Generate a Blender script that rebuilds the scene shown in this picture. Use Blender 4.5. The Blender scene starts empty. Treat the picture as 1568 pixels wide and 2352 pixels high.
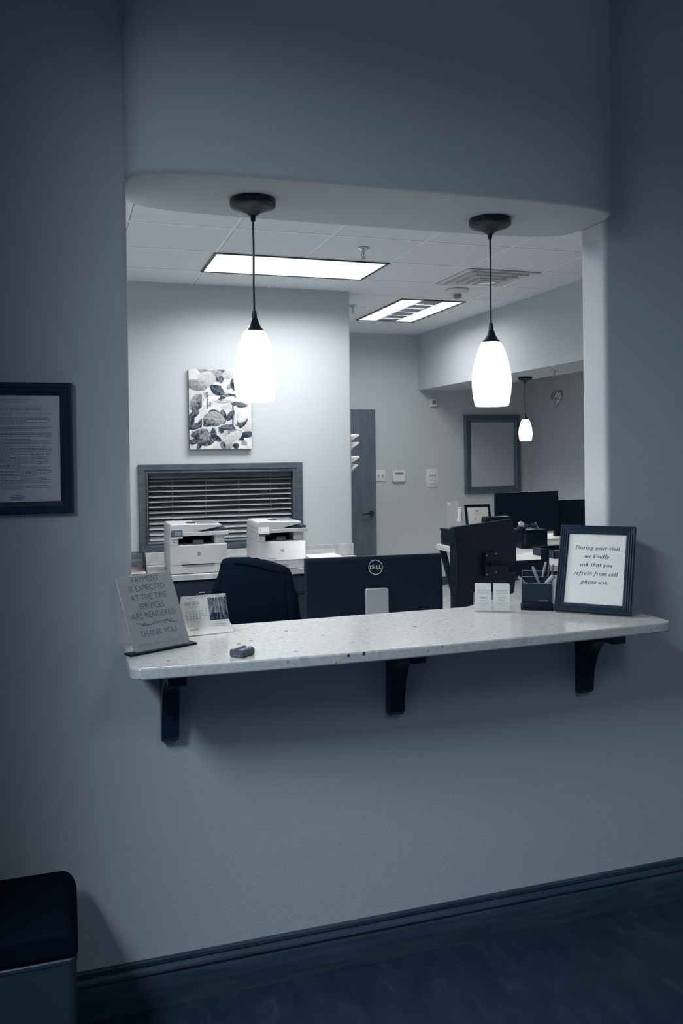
import bpy, bmesh, math, random
from mathutils import Vector, Matrix, noise
random.seed(7)
R = math.radians
PI = math.pi
sc = bpy.context.scene
COL = sc.collection

# ------------------------------------------------------------------ camera
cam_d = bpy.data.cameras.new('camera'); cam = bpy.data.objects.new('camera', cam_d); COL.objects.link(cam)
rx = Vector((0.951054, -0.308749, -0.013065)); ry = Vector((-0.015516, -0.005484, -0.999865)); rz = Vector((0.308636, 0.951128, -0.010006))
M = Matrix((rx, -ry, -rz)).transposed().to_4x4(); M.translation = Vector((0, -2.447, 1.55))
cam.matrix_world = M
cam_d.sensor_fit = 'HORIZONTAL'; cam_d.sensor_width = 36; cam_d.lens = 45.17; cam_d.shift_y = -0.0756
cam_d.clip_start = 0.05
sc.camera = cam

# ------------------------------------------------------------------ world, exposure, lamps
w = bpy.data.worlds.new('world'); sc.world = w; w.use_nodes = True
w.node_tree.nodes['Background'].inputs[0].default_value = (0.22, 0.50, 1.0, 1)
w.node_tree.nodes['Background'].inputs[1].default_value = 0.05
sc.view_settings.view_transform = 'Standard'; sc.view_settings.look = 'None'
sc.view_settings.exposure = 0.0; sc.view_settings.gamma = 1.0; sc.view_settings.use_curve_mapping = False
FRONT_COL = (0.74, 0.875, 1.0)
BACK_COL = (0.985, 0.985, 0.975)
WARM = (1.0, 0.965, 0.88)

def area(name, loc, sx, sy, power, color, spread=180, rot=(0, 0, 0)):
    l = bpy.data.lights.new(name, 'AREA'); l.shape = 'RECTANGLE'; l.size = sx; l.size_y = sy
    l.energy = power; l.color = color; l.spread = R(spread)
    o = bpy.data.objects.new(name, l); COL.objects.link(o); o.location = loc; o.rotation_euler = rot
    return o
area('waiting_room_troffer_lamp', (-1.45, -1.85, 3.06), 0.6, 1.2, 112, FRONT_COL, 165)
area('waiting_room_troffer_lamp', (1.3, -3.3, 3.06), 0.6, 1.2, 15, FRONT_COL, 165)
area('office_troffer_lamp', (1.575, 3.46, 2.862), 1.15, 0.55, 36, BACK_COL, 152)
area('office_troffer_lamp', (3.10, 5.07, 2.862), 0.55, 1.15, 25, BACK_COL, 165)
area('office_troffer_lamp', (0.0, 1.35, 2.862), 1.15, 0.55, 43, BACK_COL, 170)  # assumed fixture hidden by the header, added to light the right jamb

# ------------------------------------------------------------------ materials
def mat(name, col, rough=0.5, metal=0.0, spec=0.5, emit=None, es=1.0, alpha=1.0, trans=0.0, ior=1.45, coat=0.0):
    m = bpy.data.materials.new(name); m.use_nodes = True
    b = m.node_tree.nodes['Principled BSDF']
    b.inputs['Base Color'].default_value = (*col, 1); b.inputs['Roughness'].default_value = rough
    b.inputs['Metallic'].default_value = metal; b.inputs['Specular IOR Level'].default_value = spec
    b.inputs['Alpha'].default_value = alpha; b.inputs['Transmission Weight'].default_value = trans
    b.inputs['IOR'].default_value = ior; b.inputs['Coat Weight'].default_value = coat
    if emit:
        b.inputs['Emission Color'].default_value = (*emit, 1); b.inputs['Emission Strength'].default_value = es
    return m
def N(m, t, **kw):
    n = m.node_tree.nodes.new(t)
    for k, v in kw.items(): setattr(n, k, v)
    return n
def L(m, a, b): m.node_tree.links.new(a, b)
def coords(m, scale=(1, 1, 1), rot=(0, 0, 0)):
    t = N(m, 'ShaderNodeTexCoord'); mp = N(m, 'ShaderNodeMapping'); mp.inputs['Scale'].default_value = scale
    mp.inputs['Rotation'].default_value = rot
    L(m, t.outputs['Object'], mp.inputs[0]); return mp.outputs[0]
def add_bump(m, scale, strength, dist=0.002, detail=3, vec=None):
    v = vec or coords(m); n = N(m, 'ShaderNodeTexNoise'); n.inputs['Scale'].default_value = scale
    n.inputs['Detail'].default_value = detail; L(m, v, n.inputs['Vector'])
    bp = N(m, 'ShaderNodeBump'); bp.inputs['Strength'].default_value = strength; bp.inputs['Distance'].default_value = dist
    L(m, n.outputs[0], bp.inputs['Height']); L(m, bp.outputs[0], m.node_tree.nodes['Principled BSDF'].inputs['Normal'])
def add_noise_col(m, stops, scale, detail=6, stretch=(1, 1, 1), dist=0.0):
    n = N(m, 'ShaderNodeTexNoise'); n.inputs['Scale'].default_value = scale; n.inputs['Detail'].default_value = detail
    n.inputs['Distortion'].default_value = dist; L(m, coords(m, stretch), n.inputs['Vector'])
    r = N(m, 'ShaderNodeValToRGB'); e = r.color_ramp.elements
    e[0].position = stops[0][0]; e[0].color = (*stops[0][1], 1); e[1].position = stops[-1][0]; e[1].color = (*stops[-1][1], 1)
    for p, c in stops[1:-1]: q = e.new(p); q.color = (*c, 1)
    L(m, n.outputs[0], r.inputs[0]); L(m, r.outputs[0], m.node_tree.nodes['Principled BSDF'].inputs['Base Color'])

M_wall = mat('painted_plaster', (0.525, 0.560, 0.590), 0.75, spec=0.25); add_bump(M_wall, 150, 0.6, 0.0016, 2)
M_ceil = mat('ceiling_paint', (0.62, 0.64, 0.66), 0.9, spec=0.1)
M_tile = mat('acoustic_tile', (0.80, 0.82, 0.84), 0.95, spec=0.05); add_bump(M_tile, 260, 0.5, 0.001, 4)
M_grid = mat('ceiling_grid_metal', (0.88, 0.89, 0.90), 0.5)
M_gap = mat('grid_shadow_gap', (0.16, 0.19, 0.23), 0.8)
M_floor = mat('dark_marbled_tile', (0.05, 0.07, 0.10), 0.32, spec=0.2)
add_noise_col(M_floor, [(0.30, (0.013, 0.029, 0.054)), (0.55, (0.021, 0.040, 0.066)), (0.66, (0.028, 0.048, 0.075)), (0.76, (0.052, 0.078, 0.108))], 5.5, 9, (2.2, 0.9, 1), 1.2)
M_wood = mat('dark_stained_wood', (0.03, 0.05, 0.08), 0.4, spec=0.4)
add_noise_col(M_wood, [(0.35, (0.024, 0.046, 0.078)), (0.7, (0.050, 0.076, 0.110))], 9, 6, (0.5, 6, 6))
M_ofloor = mat('office_plank_floor', (0.4, 0.4, 0.4), 0.5)
add_noise_col(M_ofloor, [(0.35, (0.36, 0.385, 0.41)), (0.65, (0.56, 0.58, 0.60))], 8, 5, (6, 0.6, 1))
M_bracket = mat('espresso_wood', (0.008, 0.020, 0.042), 0.35, spec=0.4)
M_black = mat('black_plastic', (0.004, 0.011, 0.025), 0.45, spec=0.2)
M_blackm = mat('matte_black_fabric', (0.0030, 0.0080, 0.017), 0.95, spec=0.05)
M_bronze = mat('oil_rubbed_bronze', (0.006, 0.014, 0.030), 0.35, 0.0, 0.5)
M_cord = mat('dark_cord', (0.006, 0.017, 0.036), 0.5)
M_shade = mat('lit_white_glass', (0.8, 0.8, 0.78), 0.3, emit=(0.90, 0.885, 0.82), es=2.2)
M_diff = mat('lit_diffuser', (0.8, 0.8, 0.8), 0.5, emit=(0.90, 0.885, 0.82), es=1.0)
M_louv = mat('aluminium_louver', (0.62, 0.63, 0.64), 0.35, 0.6)
M_refl = mat('grey_reflector', (0.30, 0.33, 0.36), 0.45, 0.3)
M_chrome = mat('chrome', (0.72, 0.74, 0.76), 0.18, 1.0)
M_steel = mat('brushed_steel', (0.12, 0.16, 0.21), 0.36, 0.85); add_bump(M_steel, 40, 0.15, 0.0006, 2, coords(M_steel, (0.4, 0.4, 40)))
M_white = mat('white_plastic', (0.72, 0.73, 0.74), 0.4)
M_prt = mat('printer_white', (0.60, 0.62, 0.635), 0.45)
M_prtd = mat('printer_dark_plastic', (0.045, 0.065, 0.09), 0.4)
M_paper = mat('white_paper', (0.84, 0.82, 0.785), 0.8, spec=0.1)
M_page = mat('notice_paper', (0.66, 0.69, 0.71), 0.7, spec=0.2)
M_ink = mat('printed_ink', (0.10, 0.13, 0.17), 0.7)
M_inkl = mat('faint_printed_ink', (0.34, 0.37, 0.41), 0.7)
M_grey = mat('grey_plastic', (0.22, 0.25, 0.29), 0.45)
M_glass = mat('clear_acrylic', (0.9, 0.93, 0.95), 0.05, alpha=0.14, spec=0.7)
M_pane = mat('picture_glass', (0.9, 0.93, 0.95), 0.03, alpha=0.06, spec=0.8)
M_smoke = mat('smoked_acrylic', (0.06, 0.08, 0.11), 0.1, alpha=0.55, spec=0.7)
M_frame = mat('black_ridged_frame', (0.016, 0.033, 0.057), 0.45, spec=0.35)
M_frame2 = mat('navy_black_frame', (0.010, 0.030, 0.062), 0.4)
M_wframe = mat('window_casing_wood', (0.12, 0.15, 0.185), 0.5)
add_noise_col(M_wframe, [(0.3, (0.050, 0.072, 0.10)), (0.7, (0.095, 0.120, 0.15))], 8, 5, (1, 1, 4))
M_slat = mat('blind_slat', (0.30, 0.33, 0.36), 0.5)
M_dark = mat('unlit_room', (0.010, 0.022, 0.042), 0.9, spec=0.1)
M_door = mat('door_veneer', (0.10, 0.13, 0.17), 0.5)
add_noise_col(M_door, [(0.3, (0.085, 0.115, 0.15)), (0.7, (0.125, 0.155, 0.195))], 5, 6, (3, 3, 0.7))
M_mframe = mat('pewter_frame', (0.09, 0.125, 0.17), 0.35, 0.2)
M_mpanel = mat('grey_framed_panel', (0.40, 0.43, 0.465), 0.55)
M_stone = mat('credenza_laminate', (0.5, 0.52, 0.54), 0.4)
add_noise_col(M_stone, [(0.35, (0.42, 0.445, 0.47)), (0.65, (0.60, 0.62, 0.63))], 14, 6)
M_cab = mat('navy_black_cabinet', (0.010, 0.024, 0.045), 0.45)
M_desk = mat('white_desktop', (0.70, 0.71, 0.71), 0.4)
M_batt = mat('dark_grey_plastic', (0.085, 0.11, 0.14), 0.4)
M_scr = mat('grey_screen', (0.16, 0.20, 0.25), 0.2)
M_sign = mat('satin_metal_sign', (0.50, 0.525, 0.55), 0.38, 0.5)
M_foil = mat('crumpled_foil', (0.62, 0.65, 0.68), 0.25, 0.85)

# terrazzo counter
M_terr = mat('speckled_quartz', (0.62, 0.63, 0.63), 0.16, spec=0.5)
def terrazzo(m):
    b = m.node_tree.nodes['Principled BSDF']; v = coords(m)
    n = N(m, 'ShaderNodeTexNoise'); n.inputs['Scale'].default_value = 90; n.inputs['Detail'].default_value = 5; L(m, v, n.inputs['Vector'])
    r = N(m, 'ShaderNodeValToRGB'); r.color_ramp.elements[0].position = 0.35; r.color_ramp.elements[0].color = (0.51, 0.51, 0.50, 1)
    r.color_ramp.elements[1].position = 0.62; r.color_ramp.elements[1].color = (0.62, 0.61, 0.595, 1); L(m, n.outputs[0], r.inputs[0])
    prev = r.outputs[0]
    for s, thr, col, keep in ((24, 0.15, (0.07, 0.09, 0.11, 1), 0.89), (46, 0.18, (0.30, 0.33, 0.35, 1), 0.86), (17, 0.18, (0.46, 0.49, 0.51, 1), 0.84), (75, 0.28, (0.62, 0.63, 0.63, 1), 0.7)):
        vo = N(m, 'ShaderNodeTexVoronoi'); vo.inputs['Scale'].default_value = s; L(m, v, vo.inputs['Vector'])
        lt = N(m, 'ShaderNodeMath', operation='LESS_THAN'); lt.inputs[1].default_value = thr; L(m, vo.outputs['Distance'], lt.inputs[0])
        sp = N(m, 'ShaderNodeSeparateColor'); L(m, vo.outputs['Color'], sp.inputs[0])
        gt = N(m, 'ShaderNodeMath', operation='GREATER_THAN'); gt.inputs[1].default_value = keep; L(m, sp.outputs[0], gt.inputs[0])
        mu = N(m, 'ShaderNodeMath', operation='MULTIPLY'); L(m, lt.outputs[0], mu.inputs[0]); L(m, gt.outputs[0], mu.inputs[1])
        mx = N(m, 'ShaderNodeMix', data_type='RGBA'); L(m, mu.outputs[0], mx.inputs[0]); L(m, prev, mx.inputs[6]); mx.inputs[7].default_value = col
        prev = mx.outputs[2]
    L(m, prev, b.inputs['Base Color'])
terrazzo(M_terr)

# ribbed monitor back
def ribbed(name, scale):
    m = mat(name, (0.005, 0.013, 0.029), 0.5, spec=0.2)
    wv = N(m, 'ShaderNodeTexWave', wave_type='BANDS', bands_direction='Z'); wv.inputs['Scale'].default_value = scale
    L(m, coords(m), wv.inputs['Vector']); bp = N(m, 'ShaderNodeBump'); bp.inputs['Strength'].default_value = 0.35; bp.inputs['Distance'].default_value = 0.001
    L(m, wv.outputs[0], bp.inputs['Height']); L(m, bp.outputs[0], m.node_tree.nodes['Principled BSDF'].inputs['Normal']); return m
M_rib = ribbed('ribbed_black_plastic', 42)
def vcol_mat(name, rough=0.5):
    m = mat(name, (1, 1, 1), rough, spec=0.25); a = N(m, 'ShaderNodeVertexColor'); a.layer_name = 'art'
    L(m, a.outputs[0], m.node_tree.nodes['Principled BSDF'].inputs['Base Color']); return m
M_art = vcol_mat('printed_canvas', 0.6); M_photo = vcol_mat('glossy_photo_print', 0.35)

# ------------------------------------------------------------------ mesh helpers
def box(bm, x0, x1, y0, y1, z0, z1, mi=0):
    vs = [bm.verts.new((x, y, z)) for x in (x0, x1) for y in (y0, y1) for z in (z0, z1)]
    for q in ((0, 1, 3, 2), (4, 6, 7, 5), (0, 4, 5, 1), (2, 3, 7, 6), (0, 2, 6, 4), (1, 5, 7, 3)):
        f = bm.faces.new([vs[i] for i in q]); f.material_index = mi
    return vs
def rbox(bm, x0, x1, y0, y1, z0, z1, r=0.004, seg=2, mi=0):
    t = bmesh.new(); box(t, x0, x1, y0, y1, z0, z1)
    bmesh.ops.bevel(t, geom=t.edges[:], offset=r, segments=seg, affect='EDGES', profile=0.5)
    merge(bm, t, mi=mi)
def merge(bm, t, mat4=None, mi=None):
    if mat4: bmesh.ops.transform(t, matrix=mat4, verts=t.verts[:])
    mp = {}
    for v in t.verts: mp[v] = bm.verts.new(v.co)
    for f in t.faces:
        try:
            g = bm.faces.new([mp[v] for v in f.verts]); g.material_index = f.material_index if mi is None else mi
        except ValueError: pass
    t.free()
def prism(bm, poly, z0, z1, axis='z', mi=0):
    """extrude polygon; axis z: poly=(x,y); axis x: poly=(y,z) ; axis y: poly=(x,z)"""
    def P(p, t): return {'z': (p[0], p[1], t), 'x': (t, p[0], p[1]), 'y': (p[0], t, p[1])}[axis]
    a = [bm.verts.new(P(p, z0)) for p in poly]; b = [bm.verts.new(P(p, z1)) for p in poly]; n = len(poly)
    fs = [bm.faces.new(a[::-1]), bm.faces.new(b)] + [bm.faces.new((a[i], a[(i + 1) % n], b[(i + 1) % n], b[i])) for i in range(n)]
    for f in fs: f.material_index = mi
    return fs
def lathe(bm, prof, cx=0, cy=0, seg=40, cap=True, mi=0):
    rings = []
    for r, z in prof: rings.append([bm.verts.new((cx + r * math.cos(2 * PI * i / seg), cy + r * math.sin(2 * PI * i / seg), z)) for i in range(seg)])
    for a, b in zip(rings, rings[1:]):
        for i in range(seg): f = bm.faces.new((a[i], a[(i + 1) % seg], b[(i + 1) % seg], b[i])); f.material_index = mi
    if cap:
        bm.faces.new(rings[0][::-1]).material_index = mi; bm.faces.new(rings[-1]).material_index = mi
def tube(bm, pts, r, seg=10, mi=0):
    pts = [Vector(p) for p in pts]; rings = []; u = None
    for i, p in enumerate(pts):
        d = (pts[min(i + 1, len(pts) - 1)] - pts[max(i - 1, 0)]).normalized()
        if u is None: u = d.cross(Vector((0, 0, 1)) if abs(d.z) < 0.9 else Vector((1, 0, 0))).normalized()
        else: u = (u - d * u.dot(d)).normalized()
        v = d.cross(u)
        rr = r[i] if isinstance(r, (list, tuple)) else r
        rings.append([bm.verts.new(p + (u * math.cos(2 * PI * k / seg) + v * math.sin(2 * PI * k / seg)) * rr) for k in range(seg)])
    for a, b in zip(rings, rings[1:]):
        for k in range(seg): bm.faces.new((a[k], a[(k + 1) % seg], b[(k + 1) % seg], b[k])).material_index = mi
    bm.faces.new(rings[0][::-1]).material_index = mi; bm.faces.new(rings[-1]).material_index = mi
def rrect(x0, x1, y0, y1, r, n=6, corners=(1, 1, 1, 1)):
    out = []
    for k, (cx, cy, a0, px, py) in enumerate(((x1 - r, y1 - r, 0, x1, y1), (x0 + r, y1 - r, 90, x0, y1), (x0 + r, y0 + r, 180, x0, y0), (x1 - r, y0 + r, 270, x1, y0))):
        if corners[k]:
            for i in range(n + 1): a = R(a0 + 90 * i / n); out.append((cx + r * math.cos(a), cy + r * math.sin(a)))
        else: out.append((px, py))
    return out
def obj(name, bm, m, parent=None, smooth=True, ang=35, bevel=0, seg=2, recalc=True):
    if recalc: bmesh.ops.recalc_face_normals(bm, faces=bm.faces[:])
    me = bpy.data.meshes.new(name); bm.to_mesh(me); bm.free()
    for x in (m if isinstance(m, (list, tuple)) else [m]): me.materials.append(x)
    if smooth:
        me.shade_smooth(); me.set_sharp_from_angle(angle=R(ang))
    o = bpy.data.objects.new(name, me); COL.objects.link(o)
    if bevel:
        b = o.modifiers.new('bevel', 'BEVEL'); b.width = bevel; b.segments = seg; b.limit_method = 'ANGLE'; b.angle_limit = R(40)
    if parent: o.parent = parent
    return o
def thing(name, label, cat, loc=(0, 0, 0), rz=0, group=None):
    o = bpy.data.objects.new(name, None); COL.objects.link(o); o.location = loc; o.rotation_euler = (0, 0, rz); o.empty_display_size = 0.05
    o['label'] = label; o['category'] = cat
    if group: o['group'] = group
    return o
def tag(o, label, cat, group=None):
    o['label'] = label; o['category'] = cat
    if group: o['group'] = group
    return o
def struct(o): o['kind'] = 'structure'; return o
def BM(): return bmesh.new()
def text(bm, s, size, at=(0, 0), align='CENTER', sx=1.0, shear=0.0, mi=0, off=0.0, space=1.0, mat4=None):
    """built-in font outlines laid in the XY plane"""
    c = bpy.data.curves.new('t', 'FONT'); c.body = s; c.size = size; c.align_x = align; c.shear = shear; c.offset = off; c.space_character = space
    c.resolution_u = 3
    o = bpy.data.objects.new('t', c); COL.objects.link(o); dg = bpy.context.evaluated_depsgraph_get()
    me = bpy.data.meshes.new_from_object(o.evaluated_get(dg)); t = bmesh.new(); t.from_mesh(me)
    bmesh.ops.transform(t, matrix=Matrix.Translation((at[0], at[1], 0)) @ Matrix.Diagonal((sx, 1, 1, 1)), verts=t.verts[:])
    merge(bm, t, mat4, mi); bpy.data.objects.remove(o); bpy.data.curves.remove(c); bpy.data.meshes.remove(me)
def frame_ring(bm, x0, x1, z0, z1, prof, mi=0):
    """picture-frame moulding in XZ plane. prof = list of (inset, y) from outer edge to inner edge"""
    loops = []
    for d, y in prof: loops.append([bm.verts.new(p) for p in ((x0 + d, y, z0 + d), (x1 - d, y, z0 + d), (x1 - d, y, z1 - d), (x0 + d, y, z1 - d))])
    loops.append(loops[0])
    for a, b in zip(loops, loops[1:]):
        for i in range(4): bm.faces.new((a[i], a[(i + 1) % 4], b[(i + 1) % 4], b[i])).material_index = mi
XZ = Matrix(((1, 0, 0, 0), (0, 0, 1, 0), (0, 1, 0, 0), (0, 0, 0, 1)))       # local text plane (x,y) -> (x,z)
def XZat(x, y, z): return Matrix.Translation((x, y, z)) @ XZ

# ------------------------------------------------------------------ room shell
XL, XR, HZ, SZ, CZ = 0.177, 1.722, 3.08, 2.306, 2.87
WT = 0.138
LX, RXX, YN = -2.6, 3.6, -4.2          # waiting room extents
OL, OYF, OXR, OYB, OXC, OXE = -0.9, 6.574, 3.861, 4.25, 2.262, 5.324
def superell(cx, cy, a, b, n, k=120):
    out = []
    for i in range(k):
        t = 2 * PI * i / k; c, s = math.cos(t), math.sin(t)
        out.append((cx + a * math.copysign(abs(c) ** (2 / n), c), cy + b * math.copysign(abs(s) ** (2 / n), s)))
    return out
bm = BM()
box(bm, LX, OXE, 0, WT, 0, 0.9895)
br = 0.019
lp = [(LX, 0), (XL - br, 0)] + [(XL - br + br * math.sin(R(a)), br - br * math.cos(R(a))) for a in range(15, 91, 15)] + [(XL - br + br * math.cos(R(a)), WT - br + br * math.sin(R(a))) for a in range(0, 91, 15)] + [(LX, WT)]
prism(bm, lp, 0.9895, SZ)
rp = [(OXE, 0), (OXE, WT), (XR + br, WT)] + [(XR + br - br * math.sin(R(a)), WT - br + br * math.cos(R(a))) for a in range(15, 91, 15)] + [(XR + br - br * math.cos(R(a)), br - br * math.sin(R(a))) for a in range(0, 91, 15)]
prism(bm, rp, 0.9895, SZ)
box(bm, LX, XL - 0.002, 0, WT, SZ, HZ + 0.05); box(bm, XR + 0.002, OXE, 0, WT, SZ, HZ + 0.05)
wf = struct(obj('wall_front', bm, M_wall))
# bowed header over the opening
bm = BM()
lens = superell(0.949, 0.069, 0.779, 0.213, 4.6)
n = len(lens)
def ring(z, ins):
    cx, cy = 0.949, 0.069
    return [bm.verts.new((cx + (x - cx) * (1 - ins / 0.78), cy + (y - cy) * (1 - ins / 0.213), z)) for x, y in lens]
rs = [ring(HZ + 0.04, 0)] + [ring(SZ + 0.014 * (1 - math.sin(R(a))), 0.014 * (1 - math.cos(R(a)))) for a in range(0, 91, 18)]
for a, b in zip(rs, rs[1:]):
    for i in range(n): bm.faces.new((a[i], a[(i + 1) % n], b[(i + 1) % n], b[i]))
bm.faces.new(rs[0][::-1]); bm.faces.new(rs[-1])
for v in bm.verts:
    pass
struct(obj('wall_header', bm, M_wall, ang=60))

def slab(name, m, *b):
    bm = BM()
    for q in b: box(bm, *q)
    return struct(obj(name, bm, m, smooth=False))
slab('floor', M_floor, (LX, RXX, YN, 0.0, -0.06, 0))
slab('floor_office', M_ofloor, (OL, OXE, 0, OYF, -0.06, 0))
slab('ceiling', M_ceil, (LX, RXX, YN, 0.0, HZ, HZ + 0.05))
slab('wall_left', M_wall, (LX - 0.1, LX, YN, WT, 0, HZ))
slab('wall_light_blocker', M_wall, (LX, -0.545, -0.84, -0.72, 0, HZ))  # unseen wall added to keep lamp light off the front wall's left part
slab('wall_right', M_wall, (RXX, RXX + 0.1, YN, 0, 0, HZ))
# office back wall with window hole and rounded outer corner
WX0, WX1, WZ0, WZ1 = 0.612, 1.762, 0.872, 1.400
bm = BM()
box(bm, OL, WX0, OYB, OYB + WT, 0, CZ); box(bm, WX0, WX1, OYB, OYB + WT, 0, WZ0); box(bm, WX0, WX1, OYB, OYB + WT, WZ1, CZ)
q = 0.018
pp = [(WX1, OYB), (OXC - q, OYB)] + [(OXC - q + q * math.sin(R(a)), OYB + q - q * math.cos(R(a))) for a in range(15, 91, 15)] + [(OXC, OYF), (OXC - WT, OYF), (OXC - WT, OYB + WT), (WX1, OYB + WT)]
prism(bm, pp, 0, CZ)
struct(obj('wall_back', bm, M_wall))
slab('wall_far', M_wall, (OXC, OXE, OYF, OYF + 0.1, 0, CZ))
slab('wall_hall', M_wall, (OXE, OXE + 0.1, WT, OYF + 0.1, 0, CZ))
slab('wall_office_left', M_wall, (OL - 0.1, OL, WT, OYB + WT, 0, CZ))
slab('wall_side', M_wall, (OXR, OXR + 0.14, WT, 1.9, 0, 2.24), (OXR, 4.405, WT, OYF, 2.24, CZ))
slab('wall_behind_window', M_dark, (OL, OXC - WT, 5.0, 5.05, 0, CZ))  # near-black sheet; the unlit room's darkness is put into its colour

# suspended ceiling: tiles, T-bars and dark reveal lines
bm = BM(); box(bm, OL, OXE, WT, OYF, CZ, CZ + 0.05)
ceil = struct(obj('ceiling_office', bm, M_tile, smooth=False))
bm = BM(); gx = [0.360 + 0.6096 * i for i in range(-2, 8)]; gy = [0.03 + 0.6096 * i + 0.03 for i in range(0, 11)]
gy = [3.15 - 0.6096 * 5 + 0.6096 * i for i in range(0, 11)]
for x in gx:
    if x < OXR: box(bm, x - 0.011, x + 0.011, WT, OYF if x > OXC else OYB, CZ - 0.0030, CZ - 0.0002)
for y in gy:
    if y > WT + 0.02: box(bm, OL if y < OYB else OXC, OXR, y - 0.011, y + 0.011, CZ - 0.0034, CZ - 0.0004)
obj('ceiling_grid', bm, M_grid, ceil, smooth=False)
bm = BM()
for x in gx:
    if x < OXR: box(bm, x + 0.0111, x + 0.0150, WT, OYF if x > OXC else OYB, CZ - 0.0012, CZ - 0.0001)
for y in gy:
    if y > WT + 0.02: box(bm, OL if y < OYB else OXC, OXR, y + 0.0111, y + 0.0160, CZ - 0.0012, CZ - 0.0001)
obj('reveal_line', bm, M_gap, ceil, smooth=False)

# baseboards
def baseboard(name, m, prof, a, b, axis):
    bm = BM()
    prism(bm, prof, a, b, axis); return struct(obj(name, bm, m, ang=25))
bp = [(-0.0005, 0), (-0.0005, 0.134), (-0.007, 0.134), (-0.011, 0.130), (-0.011, 0.121), (-0.007, 0.116), (-0.011, 0.113), (-0.016, 0.107), (-0.018, 0.100), (-0.014, 0.093), (-0.011, 0.090), (-0.018, 0.086), (-0.020, 0.080), (-0.020, 0.0005)]
baseboard('baseboard_front', M_wood, bp, LX, RXX, 'x')
baseboard('baseboard_far', M_wood, [(OYF - 0.0005, 0), (OYF - 0.0005, 0.1), (OYF - 0.012, 0.095), (OYF - 0.014, 0.0005)], 3.40, OXE, 'x')

# ------------------------------------------------------------------ counter and brackets
CT, CB = 1.02, 0.990
bm = BM()
front = [(0.19 + (1.715 - 0.19) * i / 20, -0.284 - 0.026 * math.sin(PI * (i / 20) ** 0.9)) for i in range(21)]
poly = [(0.1815, 0.18), (0.1800, WT), (0.1790, 0.0), (0.166, -0.0015), (0.149, -0.0015), (0.149, -0.250)]
poly += [(0.150 + 0.036 * (1 - math.cos(R(a))), -0.252 - 0.032 * math.sin(R(a))) for a in range(15, 90, 15)]
poly += front[1:]
poly += [(1.730 + 0.030 * math.sin(R(a)), -0.254 - 0.027 * math.cos(R(a))) for a in range(15, 91, 15)]
poly += [(1.761, -0.165), (1.754, -0.140), (1.735, -0.105), (1.724, -0.060), (1.7195, -0.0015), (1.7195, 0.18)]
prism(bm, poly, CB, CT)
counter = tag(obj('reception_counter', bm, M_terr, bevel=0.005, seg=3), 'long speckled stone reception ledge running through the wall opening', 'counter')
def bracket():
    bm = BM()
    prof = [(-0.002, 0.748), (-0.026, 0.748), (-0.034, 0.757)]
    prof += [(-0.038 - 0.105 * (1 - math.cos(R(a))), 0.760 + 0.182 * math.sin(R(a))) for a in range(0, 86, 8)]
    prof += [(-0.152, 0.947), (-0.208, 0.947), (-0.208, 0.9893), (-0.002, 0.9893)]
    prism(bm, prof, -0.024, 0.024, 'x')
    return bm
br0 = None
for k, (x, lab) in enumerate(((0.272, 'dark wooden bracket under the left end of the stone ledge'), (0.950, 'dark wooden bracket under the middle of the stone ledge'), (1.617, 'dark wooden bracket under the right end of the stone ledge'))):
    if br0 is None: o = br0 = obj('wooden_bracket', bracket(), M_bracket, bevel=0.002)
    else: o = br0.copy(); COL.objects.link(o)
    o.location = (x, 0, 0); tag(o, lab, 'bracket', 'brackets under the reception ledge')

# ------------------------------------------------------------------ pendant lamps
def pendant(label, x, y, zc, drop):
    t = thing('pendant_lamp', label, 'lamp', (x, y, zc), 0, 'white glass pendant lamps')
    bm = BM(); lathe(bm, [(0.066, -0.0005), (0.0685, -0.006), (0.0685, -0.019), (0.064, -0.025), (0.050, -0.030), (0.032, -0.036), (0.020, -0.042), (0.0125, -0.048)], seg=56)
    obj('canopy', bm, M_bronze, t)
    bm = BM(); lathe(bm, [(0.0085, -0.0475), (0.0065, -0.065), (0.004, -0.066)], seg=24); obj('cord_grip', bm, M_bronze, t)
    z0 = -drop
    bm = BM(); tube(bm, [(0, 0, -0.064), (0.0008, 0, -0.15), (-0.0005, 0.0004, -0.25), (0, 0, z0 + 0.058)], 0.0030, 10); obj('cord', bm, M_cord, t)
    bm = BM(); lathe(bm, [(0.0055, z0 + 0.061), (0.0065, z0 + 0.060), (0.0085, z0 + 0.038), (0.0105, z0 + 0.036), (0.014, z0 + 0.024), (0.021, z0 + 0.010), (0.0315, z0 - 0.001), (0.029, z0 - 0.002)], seg=40); obj('shade_cap', bm, M_bronze, t)
    prof = [(0.0305, 0.0), (0.0385, -0.015), (0.0475, -0.038), (0.0555, -0.065), (0.0618, -0.095), (0.0645, -0.122), (0.0642, -0.145), (0.0618, -0.172), (0.0575, -0.196), (0.0545, -0.2085), (0.0525, -0.2105), (0.0505, -0.2085)]
    inn = [(r - 0.004, z) for r, z in prof[::-1][3:]]
    bm = BM(); lathe(bm, [(r, z + z0) for r, z in prof + inn], seg=56, cap=False); obj('glass_shade', bm, M_shade, t)
    bm = BM(); lathe(bm, [(0.008, z0 - 0.001), (0.012, z0 - 0.05), (0.024, z0 - 0.09), (0.026, z0 - 0.11), (0.018, z0 - 0.132), (0.004, z0 - 0.138)], seg=20); obj('bulb', bm, M_shade, t)
    return t
P1 = (0.549, 0.070); P2 = (1.341, 0.078); P3 = (4.198, 4.79)
pendant('large white glass pendant hanging above the left half of the stone ledge', *P1, SZ, 0.392)
pendant('large white glass pendant hanging above the right half of the stone ledge', *P2, SZ, 0.402)
pendant('small distant white glass pendant hanging beside the pewter frame', *P3, 2.2405, 0.402)
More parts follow.
